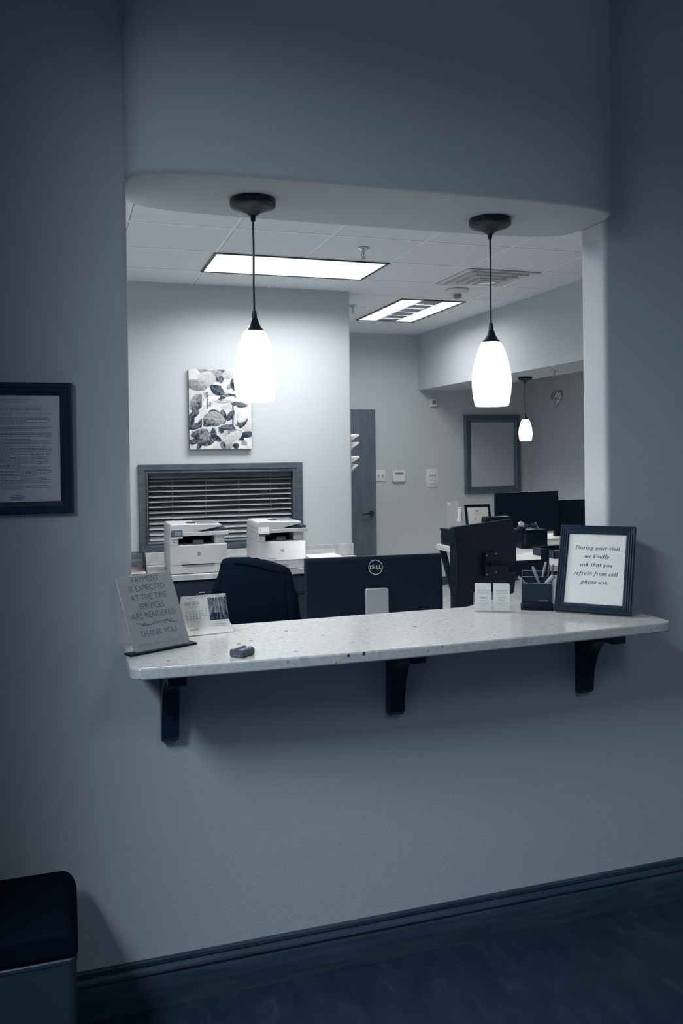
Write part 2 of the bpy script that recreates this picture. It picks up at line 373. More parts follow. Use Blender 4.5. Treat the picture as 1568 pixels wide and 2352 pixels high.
def bulb(loc, power, cone=150, blend=0.6):
    l = bpy.data.lights.new('pendant_bulb_lamp', 'SPOT'); l.energy = power; l.color = WARM; l.spot_size = R(cone); l.spot_blend = blend; l.shadow_soft_size = 0.03
    o = bpy.data.objects.new('pendant_bulb_lamp', l); COL.objects.link(o); o.location = loc
bulb((*P1, SZ - 0.392 - 0.20), 2.0); bulb((*P2, SZ - 0.402 - 0.20), 1.6); bulb((*P3, 2.24 - 0.402 - 0.20), 28)

# ------------------------------------------------------------------ ceiling fixtures
def troffer(label, x0, x1, y0, y1, parabolic):
    t = thing('ceiling_light', label, 'light', ((x0 + x1) / 2, (y0 + y1) / 2, CZ), 0)
    X, Y = (x1 - x0) / 2, (y1 - y0) / 2
    bm = BM(); fr = 0.018
    for b in ((-X, X, -Y, -Y + fr), (-X, X, Y - fr, Y), (-X, -X + fr, -Y + fr, Y - fr), (X - fr, X, -Y + fr, Y - fr)): box(bm, *b, -0.010, -0.0036)
    obj('trim_frame', bm, M_bronze, t, smooth=False)
    if not parabolic:
        bm = BM(); box(bm, -X + fr, X - fr, -Y + fr, Y - fr, -0.0065, -0.0040); obj('diffuser', bm, M_diff, t, smooth=False)
    else:
        W = X - fr
        for a, b in ((-W, -W * 0.34), (W * 0.34, W)):
            bm = BM(); box(bm, a + 0.004, b - 0.004, -Y + fr, Y - fr, -0.0055, -0.0040); obj('diffuser', bm, M_diff, t, smooth=False)
        bm = BM(); prism(bm, [(-W * 0.34, -0.009), (-W * 0.2, -0.004), (W * 0.2, -0.004), (W * 0.34, -0.009), (W * 0.34, -0.0036), (-W * 0.34, -0.0036)], -Y + fr, Y - fr, 'y'); obj('reflector', bm, M_refl, t, smooth=False)
        for k in range(1, 6):
            y = -Y + fr + (2 * (Y - fr)) * k / 6
            bm = BM(); box(bm, -W, -W * 0.34, y - 0.003, y + 0.003, -0.014, -0.0056); obj('louver_blade', bm, M_refl, t, smooth=False)
            bm = BM(); box(bm, -W * 0.34, W * 0.34, y - 0.002, y + 0.002, -0.013, -0.0046); obj('louver_blade', bm, M_grey, t, smooth=False)
    return t
troffer('wide bright rectangular ceiling light above the wall with the printers', 0.962, 2.192, 3.152, 3.756, False)
troffer('louvered two-strip ceiling light above the far corridor', 2.798, 3.416, 4.44, 5.66, True)
# air diffuser
t = thing('air_vent', 'square stepped metal air diffuser in the office ceiling', 'vent', (3.11, 3.47, CZ))
for k, (a, z) in enumerate(((0.295, -0.012), (0.235, -0.022), (0.175, -0.030), (0.115, -0.038))):
    bm = BM(); frame_ring(bm, -a, a, -a, a, [(0, -0.0036), (0.004, z), (0.016, z), (0.055, -0.006), (0.050, -0.0036)])
    bmesh.ops.transform(bm, matrix=Matrix(((1, 0, 0, 0), (0, 0, 1, 0), (0, 1, 0, 0), (0, 0, 0, 1))), verts=bm.verts[:])
    obj('vane_ring', bm, M_louv, t, smooth=False)
bm = BM(); rbox(bm, -0.055, 0.055, -0.055, 0.055, -0.042, -0.036, 0.002); obj('centre_plate', bm, M_chrome, t)
bm = BM(); box(bm, -0.30, 0.30, -0.30, 0.30, -0.0036 - 0.001, -0.0036); obj('duct_backing', bm, M_gap, t, smooth=False)
t = thing('smoke_detector', 'round white smoke detector on the office ceiling', 'detector', (3.09, 3.945 + 0.0, CZ))
t.location = (3.098, 3.96, CZ)
bm = BM(); lathe(bm, [(0.095, -0.0040), (0.095, -0.014), (0.075, -0.034), (0.040, -0.040)], seg=40); obj('housing', bm, M_white, t)
bm = BM(); lathe(bm, [(0.034, -0.040), (0.034, -0.062), (0.020, -0.074)], seg=32); obj('sensor_head', bm, M_grey, t)
def sprinkler(label, x, y, z, s=1.0):
    t = thing('fire_sprinkler', label, 'sprinkler', (x, y, z), R(20), 'ceiling fire sprinklers'); t.scale = (s, s, s)
    bm = BM(); lathe(bm, [(0.036, -0.001), (0.036, -0.006), (0.022, -0.012), (0.014, -0.016)], seg=28); obj('escutcheon', bm, M_chrome, t)
    bm = BM(); lathe(bm, [(0.011, -0.014), (0.012, -0.030), (0.009, -0.032)], seg=18)
    for s2 in (-1, 1): tube(bm, [(s2 * 0.009, 0, -0.030), (s2 * 0.017, 0, -0.042), (s2 * 0.012, 0, -0.058), (0, 0, -0.066)], 0.0028, 8)
    obj('frame_arms', bm, M_louv, t)
    bm = BM(); lathe(bm, [(0.003, -0.032), (0.003, -0.060)], seg=8); obj('glass_bulb', bm, M_grey, t)
    bm = BM(); lathe(bm, [(0.018, -0.066), (0.018, -0.069)], seg=18); obj('deflector', bm, M_chrome, t)
sprinkler('chrome fire sprinkler beside the wide rectangular ceiling light', 1.866, 2.79, CZ - 0.003)
sprinkler('chrome fire sprinkler beside the corner of the printer wall', 2.503, 4.88, CZ - 0.003)
sprinkler('small sprinkler hook under the low header above the foil heart', 4.12, 4.15, 2.2405, 0.8)

# ------------------------------------------------------------------ front wall: framed notice
t = thing('framed_notice', 'black framed page of fine print on the wall left of the opening', 'frame', (0, -0.0015, 0))
FX0, FX1, FZ0, FZ1 = -0.262, 0.026, 1.394, 1.746
bm = BM(); frame_ring(bm, FX0, FX1, FZ0, FZ1, [(0, 0), (0, -0.014), (0.004, -0.018), (0.011, -0.018), (0.013, -0.014), (0.022, -0.013), (0.030, -0.009), (0.0335, -0.007), (0.0335, 0)]); obj('frame_moulding', bm, M_frame2, t, ang=20)
bm = BM(); box(bm, FX0 + 0.0332, FX1 - 0.0332, -0.004, -0.001, FZ0 + 0.0332, FZ1 - 0.0332); obj('paper', bm, M_page, t, smooth=False)
bm = BM(); pcx = (FX0 + FX1) / 2; ptop = FZ1 - 0.0335
Y = -0.0042
text(bm, 'Loretto Family Dentistry', 0.0078, mat4=XZat(pcx, Y, ptop - 0.014)); box(bm, pcx - 0.026, pcx + 0.026, Y, Y + 0.0002, ptop - 0.0195, ptop - 0.0180)
text(bm, 'NOTICE OF PRIVACY PRACTICES', 0.0085, off=0.0001, mat4=XZat(pcx, Y, ptop - 0.040))
box(bm, FX0 + 0.055, FX1 - 0.055, Y, Y + 0.0002, ptop - 0.0306, ptop - 0.0302)
random.seed(3); z = ptop - 0.049; row = 0
paras = [2, 0, 5, 0, 3, 0, 5, 4, 5, 2, 6, 8, 5, 3]
for pcount in paras:
    if pcount == 0: z -= 0.0042; continue
    for i in range(pcount):
        x = FX0 + 0.054; xe = FX1 - 0.052 - (random.random() * 0.016 if i < pcount - 1 else random.uniform(0.03, 0.13))
        while x < xe:
            wl = random.uniform(0.004, 0.013); box(bm, x, min(x + wl, xe), Y, Y + 0.0002, z, z + 0.0013); x += wl + 0.0016
        z -= 0.00405
for k, wl in enumerate((0.026, 0.040, 0.030)): box(bm, pcx - wl / 2, pcx + wl / 2, Y, Y + 0.0002, FZ0 + 0.050 - k * 0.0045, FZ0 + 0.0515 - k * 0.0045)
obj('fine_print', bm, M_inkl if False else M_ink, t, smooth=False)
bm = BM(); box(bm, FX0 + 0.0332, FX1 - 0.0332, -0.0065, -0.0058, FZ0 + 0.0332, FZ1 - 0.0332); obj('glass', bm, M_pane, t, smooth=False)

# ------------------------------------------------------------------ waste bin
t = thing('waste_bin', 'brushed steel waste bin with a black lid against the front wall', 'bin', (0, 0, 0))
bm = BM(); prism(bm, rrect(-0.42, 0.012, -0.395, -0.085, 0.022, 5), 0.0008, 0.385); obj('bin_body', bm, M_steel, t, bevel=0.002)
bm = BM(); prism(bm, rrect(-0.423, 0.015, -0.398, -0.082, 0.024, 5), 0.385, 0.398); obj('rim_band', bm, M_louv if False else M_steel, t, bevel=0.003)
bm = BM()
arc = [(-0.423 + 0.045 * (1 - math.cos(R(a))), 0.399 + 0.062 * math.sin(R(a)) ** 0.9) for a in range(0, 91, 9)]
arc += [(0.016 - 0.038 * (1 - math.cos(R(a))), 0.399 + 0.062 * math.sin(R(a)) ** 0.9) for a in range(90, -1, -9)]
prism(bm, arc, -0.398, -0.082, 'y'); obj('lid', bm, M_blackm, t, bevel=0.018, seg=4, ang=60)

# ------------------------------------------------------------------ payment sign (leaning metal plate in a slot base)
t = thing('payment_sign', 'leaning satin metal sign asking for payment, on the left end of the ledge', 'sign', (0.171, -0.134, CT), R(25.6))
W, H, tl = 0.174, 0.214, R(63)
bm = BM(); rbox(bm, -0.018, W + 0.016, -0.010, 0.026, 0.0006, 0.006, 0.002); obj('sign_base', bm, M_black, t)
rot = Matrix.Translation((0, 0.002, 0.006)) @ Matrix.Rotation(-(PI / 2 - tl), 4, 'X')
bm = BM(); prism(bm, rrect(0, W, 0, H, 0.009, 5), 0, 0.003, 'y'); bmesh.ops.transform(bm, matrix=rot, verts=bm.verts[:]); obj('sign_plate', bm, M_sign, t, bevel=0.0006)
bm = BM(); F = lambda x, z: rot @ XZat(x, -0.0004, z)
cx = W / 2
for s, z, sz in (('PAYMENT', 0.1915, 0.0245), ('IS EXPECTED', 0.166, 0.0245), ('AT THE TIME', 0.140, 0.0245), ('SERVICES', 0.114, 0.0245), ('ARE RENDERED', 0.088, 0.0245), ('THANK YOU', 0.038, 0.0245)):
    text(bm, s, sz, sx=0.80, off=-0.00018, mat4=F(cx, z))
obj('engraved_lettering', bm, M_ink, t, smooth=False); bm = BM()
text(bm, 'Loretto Family Dentistry', 0.0172, sx=0.80, shear=0.45, off=-0.0003, space=1.05, mat4=F(cx, 0.0118))
obj('script_line', bm, M_grey, t, smooth=False)
bm = BM()
for s in (-1, 1):
    pts = []
    for i in range(25):
        u = i / 24; pts.append(rot @ Vector((cx + s * (0.008 + 0.056 * u), -0.0004, 0.0720 + 0.007 * math.sin(u * 5.2) * (1 if s > 0 else -1) * (0.5 + u) * 0.6)))
    tube(bm, pts, [0.0003 + 0.0007 * math.sin(PI * i / 24) for i in range(25)], 6)
    for j, u in enumerate((0.28, 0.4, 0.52, 0.64)):
        b = Vector((cx + s * (0.008 + 0.056 * u), -0.0004, 0.0720)); d = 1 if j % 2 else -1
        tube(bm, [rot @ b, rot @ (b + Vector((s * 0.004, 0, d * 0.003))), rot @ (b + Vector((s * 0.009, 0, d * 0.0045)))], [0.0003, 0.0010, 0.0002], 6)
    for k in range(2):
        pts = [rot @ Vector((cx + s * (0.004 + 0.0035 * k) + 0.003 * math.cos(a), -0.0004, 0.0735 - 0.002 * k + 0.003 * math.sin(a))) for a in [q * 0.7 for q in range(8)]]
        tube(bm, pts, 0.0004, 6)
obj('scroll_ornament', bm, M_ink, t)

# ------------------------------------------------------------------ desk calendar
t = thing('desk_calendar', 'small flip desk calendar for February with a waterfall photo, behind the leaning metal sign', 'calendar', (0.337, 0.046, CT), R(7.5))
cw = 0.138
bm = BM(); prism(bm, [(0.0, 0.0006), (0.062, 0.034), (0.058, 0.034), (0.0, 0.0026)], 0, cw, 'x')          # sloping foot flap
obj('foot_flap', bm, M_paper, t, smooth=False)
crot = Matrix.Translation((0, 0.052, 0.030)) @ Matrix.Rotation(R(-20), 4, 'X')
PH = 0.074
bm = BM(); box(bm, 0.0, cw, 0.0, 0.0012, 0, PH); bmesh.ops.transform(bm, matrix=crot, verts=bm.verts[:]); obj('month_page', bm, M_paper, t, smooth=False)
bm = BM(); prism(bm, [(0.110, 0.0006), (0.1115, 0.0006), (0.0815, 0.104), (0.080, 0.104)], 0, cw, 'x'); obj('back_stand', bm, M_paper, t, smooth=False)
bm = BM(); G = lambda x, z: crot @ XZat(x, -0.0004, z)
text(bm, 'FEB 2024', 0.0135, align='LEFT', sx=0.85, mat4=G(0.008, 0.0510)); obj('month_name', bm, M_inkl, t, smooth=False)
bm = BM()
for i, ch in enumerate('SMTWTFS'): text(bm, ch, 0.0045, mat4=G(0.0115 + i * 0.0098, 0.0430))
d = 1
for rrow in range(5):
    for c in range(7):
        if rrow == 0 and c < 4 or d > 29: continue
        text(bm, str(d), 0.0050, off=0.00008, mat4=G(0.0115 + c * 0.0098, 0.0355 - rrow * 0.0067)); d += 1
obj('date_grid', bm, M_ink, t, smooth=False)
# waterfall photo
def vgrid(name, nx, nz, w, h, fn, m, parent, mat4):
    bm = BM(); lay = bm.verts.layers.float_color.new('art'); g = []
    for j in range(nz + 1):
        r_ = []
        for i in range(nx + 1):
            v = bm.verts.new(mat4 @ Vector((w * i / nx, 0, h * j / nz))); c = max(0, min(1, fn(i / nx, j / nz)))
            v[lay] = (0.012 + 0.70 * c, 0.028 + 0.69 * c, 0.055 + 0.66 * c, 1); r_.append(v)
        g.append(r_)
    for j in range(nz):
        for i in range(nx): bm.faces.new((g[j][i], g[j][i + 1], g[j + 1][i + 1], g[j + 1][i]))
    return obj(name, bm, m, parent, smooth=False, recalc=False)
def fall(u, v):
    n1 = noise.fractal(Vector((u * 5 + 0.6 * math.sin(v * 3), v * 1.2, 3)), 1, 2, 4)
    st = noise.fractal(Vector(((u - 0.55) / (0.35 + 0.9 * (1 - v)) * 11, v * 1.6, 0)), 0.9, 2, 5)
    c = 0.30 + 0.55 * st + 0.15 * n1
    if v < 0.33: c -= 0.30 * (1 - v / 0.33) if abs(u - 0.38) > 0.22 else 0.42
    if u < 0.28 and v > 0.7: c = 0.2 + 0.5 * noise.noise(Vector((u * 40, v * 40, 1)))
    if u > 0.86: c -= 0.18
    return c
vgrid('waterfall_photo', 70, 80, 0.058, 0.0690, fall, M_photo, t, crot @ Matrix.Translation((cw - 0.0585, -0.0005, 0.0)))
bm = BM()
for i in range(17):
    x = 0.006 + i * 0.0079
    tube(bm, [crot @ Vector((x + 0.001 * math.sin(a), 0.0006 - 0.0032 * math.cos(a), PH - 0.0018 + 0.0035 * math.sin(a))) for a in [q * PI / 5 for q in range(11)]], 0.0005, 6)
obj('wire_binding', bm, M_chrome, t)
bm = BM()
Fm = Matrix.Translation((0, 0, 0.0006)) @ Matrix.Rotation(R(-61.7), 4, 'X')
FF = lambda x, z: Matrix.Translation((0, -0.0006, 0.0032)) @ Matrix.Rotation(-R(62), 4, 'X') @ XZat(x, 0, z)
text(bm, 'Dexcsend', 0.0075, align='LEFT', off=0.0001, mat4=FF(0.008, 0.026)) if False else None
box_pts = ((0.010, 0.036, 0.0225, 0.0262), (0.090, 0.124, 0.040, 0.0412), (0.084, 0.122, 0.032, 0.0330), (0.096, 0.114, 0.047, 0.0482))
for bi, (x0, x1, z0, z1) in enumerate(box_pts):
    if bi == 1: obj('logo_line', bm, M_inkl, t, smooth=False); bm = BM()
    vs = [bm.verts.new(Matrix.Translation((0, -0.0004, 0.0034)) @ Matrix.Rotation(-R(61.6), 4, 'X') @ Vector((x, 0, z))) for x, z in ((x0, z0), (x1, z0), (x1, z1), (x0, z1))]
    bm.faces.new(vs)
obj('address_lines', bm, M_inkl, t, smooth=False)

# ------------------------------------------------------------------ camera battery on the ledge
t = thing('battery_pack', 'small grey twin-cell camera battery lying on the stone ledge', 'battery', (0.438, -0.2355, CT), R(-17))
bm = BM()
prof = []
for a in range(180, -1, -15): prof.append((-0.0135 + 0.0085 * math.cos(R(a)), 0.0125 + 0.0085 * math.sin(R(a)) * 0.95))
for a in range(165, -1, -15): prof.append((0.0085 + 0.0125 * math.cos(R(a)), 0.0125 + 0.0085 * math.sin(R(a)) * 0.95))
prof += [(0.021, 0.0035), (0.018, 0.0006), (-0.019, 0.0006), (-0.022, 0.0035)]
prism(bm, prof, -0.026, 0.026, 'y'); bmesh.ops.transform(bm, matrix=Matrix.Rotation(R(-32), 4, 'Z'), verts=bm.verts[:])
obj('battery_shell', bm, M_batt, t, bevel=0.001, ang=40)
bm = BM()
for x in (-0.006, 0.0, 0.007): box(bm, x, x + 0.003, -0.0265, -0.0260, 0.003, 0.0065)
bmesh.ops.transform(bm, matrix=Matrix.Rotation(R(-32), 4, 'Z'), verts=bm.verts[:]); obj('metal_contacts', bm, M_chrome, t)

# ------------------------------------------------------------------ business card holder and cards
HX, HY, HA = 1.270, 0.086, R(-26.7)
t = thing('card_holder', 'clear acrylic two-pocket card holder on the stone ledge', 'holder', (HX, HY, CT), HA)
hw = 0.122
bm = BM(); rbox(bm, 0, hw, -0.004, 0.050, 0.0006, 0.0035, 0.001); obj('holder_base', bm, M_glass, t)
for k in range(2):
    x0 = 0.0015 + k * 0.060; x1 = x0 + 0.059
    bm = BM(); prism(bm, rrect(x0, x1, 0.003, 0.034, 0.006, 4, (1, 1, 0, 0)), -0.0015, 0.0005, 'y'); obj('front_pocket', bm, M_glass, t)
bm = BM(); prism(bm, rrect(0, hw, 0.003, 0.062, 0.008, 4, (1, 1, 0, 0)), 0.030, 0.032, 'y'); obj('back_panel', bm, M_glass, t)
for x in (0, 0.0602, hw - 0.0015):
    bm = BM(); prism(bm, [(-0.0015, 0.003), (0.032, 0.003), (0.032, 0.050), (0.005, 0.044), (-0.0015, 0.034)], x, x + 0.0015, 'x'); obj('side_wall', bm, M_glass, t)
c, s = math.cos(HA), math.sin(HA)
for k, lab in ((0, 'stack of white business cards in the left pocket of the card holder'), (1, 'stack of white business cards in the right pocket of the card holder')):
    lx = 0.0048 + k * 0.0600
    p = (HX + c * lx - s * 0.006, HY + s * lx + c * 0.006, CT + 0.0042)
    q = thing('business_cards', lab, 'cards', p, HA, 'business cards in the acrylic holder')
    bm = BM(); prism(bm, rrect(0, 0.0525, 0, 0.088, 0.002, 3), 0.0, 0.010, 'y'); bmesh.ops.transform(bm, matrix=Matrix.Rotation(R(-5), 4, 'X'), verts=bm.verts[:]); obj('card_stack', bm, M_paper, q)
    bm = BM(); K = lambda x, z: Matrix.Rotation(R(-5), 4, 'X') @ XZat(x, -0.0003, z)
    text(bm, 'LORETTO', 0.0062, mat4=K(0.0315, 0.0625)); cxk = 0.0267
    tube(bm, [Matrix.Rotation(R(-5), 4, 'X') @ Vector((0.0125 + 0.0028 * math.cos(a), -0.0003, 0.0645 + 0.0028 * math.sin(a))) for a in [i * PI / 8 for i in range(17)]], 0.0003, 5)
    tube(bm, [Matrix.Rotation(R(-5), 4, 'X') @ Vector((x, -0.0003, z)) for x, z in ((0.0105, 0.0652), (0.0125, 0.0632), (0.0155, 0.067))], 0.0003, 5)
    for z, wl, h in ((0.0585, 0.040, 0.0003), (0.0555, 0.038, 0.0008), (0.0425, 0.030, 0.0012), (0.0385, 0.022, 0.0007), (0.0320, 0.022, 0.0010), (0.0275, 0.022, 0.0007), (0.0235, 0.040, 0.0008), (0.0190, 0.036, 0.0007), (0.0145, 0.018, 0.0007)):
        Q = Matrix.Rotation(R(-5), 4, 'X')
        bm.faces.new([bm.verts.new(Q @ Vector((x, -0.0003, zz))) for x, zz in ((cxk - wl / 2, z), (cxk + wl / 2, z), (cxk + wl / 2, z + h), (cxk - wl / 2, z + h))])
    obj('card_print', bm, M_inkl, q, smooth=False)

# ------------------------------------------------------------------ mesh desk organiser with pens
OX, OY, OA = 1.436, 0.065, R(-32.7)
M_mesh = mat('black_wire_mesh', (0.012, 0.028, 0.052), 0.4)
def meshy(m):
    b = m.node_tree.nodes['Principled BSDF']; v = coords(m, (1, 1, 1)); w1 = N(m, 'ShaderNodeTexVoronoi'); w1.inputs['Scale'].default_value = 420; L(m, v, w1.inputs['Vector'])
    g = N(m, 'ShaderNodeMath', operation='GREATER_THAN'); g.inputs[1].default_value = 0.34; L(m, w1.outputs['Distance'], g.inputs[0])
    mm = N(m, 'ShaderNodeMath', operation='MULTIPLY_ADD'); mm.inputs[1].default_value = 0.45; mm.inputs[2].default_value = 0.55; L(m, g.outputs[0], mm.inputs[0]); L(m, mm.outputs[0], b.inputs['Alpha'])
meshy(M_mesh)
t = thing('desk_organiser', 'black wire mesh desk organiser beside the black framed notice', 'organiser', (OX, OY, CT), OA)
ow, od = 0.099, 0.080
bm = BM(); rbox(bm, -0.003, ow + 0.003, -0.012, 0.003, 0.0006, 0.024, 0.002); obj('front_tray', bm, M_black, t)
def quadbox(name, y, z0, z1, x0=0.0, x1=ow):
    bm = BM(); box(bm, x0, x1, y, y + 0.0008, z0, z1); obj(name, bm, M_mesh, t, smooth=False)
quadbox('mesh_front', 0.003, 0.022, 0.088); quadbox('mesh_divider', 0.045, 0.010, 0.103); quadbox('mesh_back', od, 0.010, 0.118)
for x in (0, ow):
    bm = BM(); prism(bm, [(0.003, 0.002), (od, 0.002), (od, 0.118), (0.045, 0.103), (0.003, 0.088)], x, x + 0.0008, 'x'); obj('mesh_side', bm, M_mesh, t, smooth=False)
bm = BM(); box(bm, 0, ow, 0.003, od, 0.002, 0.0035); obj('organiser_floor', bm, M_black, t)
bm = BM()
for y, z in ((0.003, 0.088), (0.045, 0.103), (od, 0.118)): tube(bm, [(0, y, z), (ow, y, z)], 0.0013, 8)
for x in (0, ow): tube(bm, [(x, 0.003, 0.022), (x, 0.003, 0.088), (x, 0.045, 0.103), (x, od, 0.118), (x, od, 0.003)], 0.0013, 8)
obj('wire_rim', bm, M_grey, t)
bm = BM(); text(bm, 'DEKRA', 0.011, mat4=XZat(0.072, 0.0022, 0.026)) if False else None
for i in range(5): tube(bm, [(0.056 + i * 0.006, 0.0018, 0.029), (0.058 + i * 0.006, 0.0018, 0.033), (0.061 + i * 0.006, 0.0018, 0.0285)], 0.0006, 5)
obj('pale_squiggle', bm, M_white, t)
co, so = math.cos(OA), math.sin(OA)
def oloc(x, y, z): return Vector((OX + co * x - so * y, OY + so * x + co * y, CT + z))
M_pen = mat('grey_pen_barrel', (0.30, 0.33, 0.36), 0.4); M_pen2 = mat('dark_pen_barrel', (0.10, 0.13, 0.16), 0.4)
pens = [((0.085, 0.012, 0.006), (-0.012, 0.036, 0.104), 0.0045, M_pen, 'pale pen leaning far left in the mesh organiser'),
        ((0.085, 0.034, 0.006), (0.036, 0.020, 0.140), 0.0045, M_pen, 'pale pen standing tallest near the middle of the mesh organiser'),
        ((0.016, 0.014, 0.006), (0.104, 0.028, 0.112), 0.0075, M_pen, 'thick grey marker leaning right in the mesh organiser'),
        ((0.045, 0.060, 0.006), (0.078, 0.070, 0.150), 0.0042, M_pen, 'grey pencil rising behind the thick marker in the mesh organiser'),
        ((0.070, 0.060, 0.006), (0.090, 0.072, 0.142), 0.0032, M_pen2, 'thin dark pen in the rear row of the mesh organiser, near its middle'),
        ((0.085, 0.060, 0.006), (0.101, 0.070, 0.142), 0.0032, M_pen2, 'thin dark pen in the rear row of the mesh organiser, at its right end')]
for a, b, r, m, lab in pens:
    A, B = oloc(*a), oloc(*b); t = thing('pen', lab, 'pen', A, 0, 'pens in the mesh organiser'); d = B - A
    bm = BM(); tube(bm, [(0, 0, 0), d * 0.06, d * 0.72], [0.001, r, r], 12); obj('pen_barrel', bm, m, t)
    bm = BM(); tube(bm, [d * 0.72, d * 0.97, d], [r * 1.12, r * 1.12, r * 0.7], 12); obj('pen_cap', bm, m, t)

# ------------------------------------------------------------------ framed phone notice (right)
def nib_text(bm, s, size, cx, z, mat4):
    """slanted serif lettering drawn with a broad nib"""
    def arc(cx, cy, rx, ry, a0, a1, n=10): return [(cx + rx * math.cos(R(a0 + (a1 - a0) * i / n)), cy + ry * math.sin(R(a0 + (a1 - a0) * i / n))) for i in range(n + 1)]
    tail = lambda x: [(x, 0.42), (x - 0.01, 0.08)] + arc(x + 0.045, 0.065, 0.055, 0.055, 170, 310, 5)
    G = {
     'a': (0.50, [arc(0.20, 0.215, 0.155, 0.215, 40, 400), tail(0.36)]), 'c': (0.40, [arc(0.21, 0.215, 0.16, 0.215, 55, 320)]),
     'd': (0.52, [arc(0.20, 0.215, 0.155, 0.215, 40, 400), [(0.30, 0.67), (0.38, 0.69), (0.355, 0.08)] + arc(0.40, 0.065, 0.055, 0.055, 170, 310, 5)]),
     'e': (0.42, [[(0.07, 0.20), (0.20, 0.23), (0.32, 0.30)] + arc(0.20, 0.215, 0.14, 0.215, 30, 320)]),
     'f': (0.34, [arc(0.02, -0.12, 0.06, 0.07, 200, 340, 4) + [(0.10, -0.05), (0.17, 0.50)] + arc(0.26, 0.58, 0.09, 0.10, 190, 40, 6), [(0.04, 0.42), (0.32, 0.42)]]),
     'g': (0.46, [arc(0.20, 0.29, 0.13, 0.145, 0, 360), [(0.30, 0.40), (0.42, 0.42)], [(0.13, 0.16), (0.09, 0.08), (0.14, 0.03), (0.26, 0.0)] + arc(0.16, -0.09, 0.17, 0.095, 40, 400)]),
     'h': (0.52, [[(0.06, 0.68), (0.14, 0.69), (0.08, 0.0)], [(0.10, 0.22)] + arc(0.27, 0.33, 0.11, 0.11, 150, 0, 6) + [(0.36, 0.08)] + arc(0.41, 0.065, 0.05, 0.055, 170, 310, 4)]),
     'i': (0.26, [[(0.03, 0.40)] + tail(0.12), [(0.135, 0.57), (0.135, 0.66)]]),
     'k': (0.48, [[(0.06, 0.68), (0.14, 0.69), (0.08, 0.0)], [(0.10, 0.20), (0.24, 0.36), (0.36, 0.42)], [(0.17, 0.26), (0.27, 0.12), (0.32, 0.02), (0.40, 0.03)]]),
     'l': (0.26, [[(0.06, 0.68), (0.14, 0.69), (0.11, 0.08)] + arc(0.16, 0.065, 0.05, 0.055, 170, 310, 4)]),
     'm': (0.76, [[(0.02, 0.40), (0.10, 0.43), (0.08, 0.0)], [(0.10, 0.24)] + arc(0.24, 0.34, 0.09, 0.10, 150, 0, 6) + [(0.31, 0.0)], [(0.33, 0.24)] + arc(0.48, 0.34, 0.10, 0.10, 150, 0, 6) + [(0.57, 0.08)] + arc(0.62, 0.065, 0.05, 0.055, 170, 310, 4)]),
     'n': (0.52, [[(0.02, 0.40), (0.10, 0.43), (0.08, 0.0)], [(0.10, 0.22)] + arc(0.26, 0.33, 0.11, 0.11, 150, 0, 6) + [(0.35, 0.08)] + arc(0.40, 0.065, 0.05, 0.055, 170, 310, 4)]),
     'o': (0.46, [arc(0.22, 0.215, 0.16, 0.215, 0, 360)]),
     'p': (0.50, [[(0.02, 0.40), (0.10, 0.43), (0.05, -0.19)], [(-0.02, -0.195), (0.14, -0.195)], arc(0.25, 0.215, 0.15, 0.215, 165, -160, 14)]),
     'r': (0.38, [[(0.02, 0.40), (0.10, 0.43), (0.08, 0.0)], [(0.10, 0.24), (0.18, 0.37), (0.26, 0.43), (0.32, 0.40)]]),
     's': (0.38, [arc(0.20, 0.315, 0.10, 0.11, 40, 230, 7) + [(0.20, 0.22)] + arc(0.17, 0.115, 0.12, 0.105, 50, -140, 7)]),
     't': (0.30, [[(0.14, 0.56), (0.10, 0.08)] + arc(0.155, 0.065, 0.05, 0.055, 170, 310, 4), [(0.02, 0.42), (0.26, 0.42)]]),
     'u': (0.52, [[(0.02, 0.40), (0.10, 0.42), (0.08, 0.14)] + arc(0.19, 0.12, 0.11, 0.10, 180, 330, 6) + [(0.34, 0.24)], tail(0.37)]),
     'v': (0.44, [[(0.02, 0.40), (0.09, 0.41), (0.14, 0.03), (0.28, 0.22), (0.34, 0.36), (0.30, 0.43)]]),
     'w': (0.66, [[(0.02, 0.40), (0.09, 0.41), (0.13, 0.03), (0.30, 0.36), (0.32, 0.41), (0.35, 0.03), (0.50, 0.22), (0.56, 0.36), (0.52, 0.43)]]),
     'y': (0.44, [[(0.02, 0.40), (0.09, 0.41), (0.17, 0.02)], [(0.34, 0.40), (0.32, 0.28), (0.17, 0.0), (0.04, -0.15), (-0.04, -0.15)]]),
     'D': (0.76, [[(0.13, 0.64), (0.13, 0.02)], [(0.02, 0.655), (0.36, 0.655)], [(0.02, 0.01), (0.34, 0.01)], [(0.34, 0.655)] + arc(0.36, 0.335, 0.27, 0.32, 85, -90, 14)]),
     '.': (0.26, [[(0.09, 0.0), (0.09, 0.09)], [(0.06, 0.045), (0.12, 0.045)]]), ' ': (0.26, [])}
    sp = 0.04; tot = sum(G[ch][0] + sp for ch in s); x = -tot / 2
    for ch in s:
        adv, st = G[ch]
        for line in st:
            for (ax, ay), (bx, by) in zip(line, line[1:]):
                for nx, ny in ((0.066, 0.014), (0.010, 0.028), (0.048, -0.018)):
                    pts = []
                    if abs((bx - ax) * ny - (by - ay) * nx) < 1e-6: continue
                    for px, py in ((ax - nx, ay - ny), (ax + nx, ay + ny), (bx + nx, by + ny), (bx - nx, by - ny)):
                        pts.append(bm.verts.new(mat4 @ Vector((cx + (x + px + 0.24 * py) * size, z + py * size, 0))))
                    bm.faces.new(pts)
        x += adv + sp
NA = R(-44.5); NX, NY, NT = 1.511, -0.011, 64
t = thing('phone_notice', 'black ridged frame with a cell phone notice standing on the right end of the ledge', 'frame', (NX, NY, CT), NA)
W, H = 0.240, 0.295
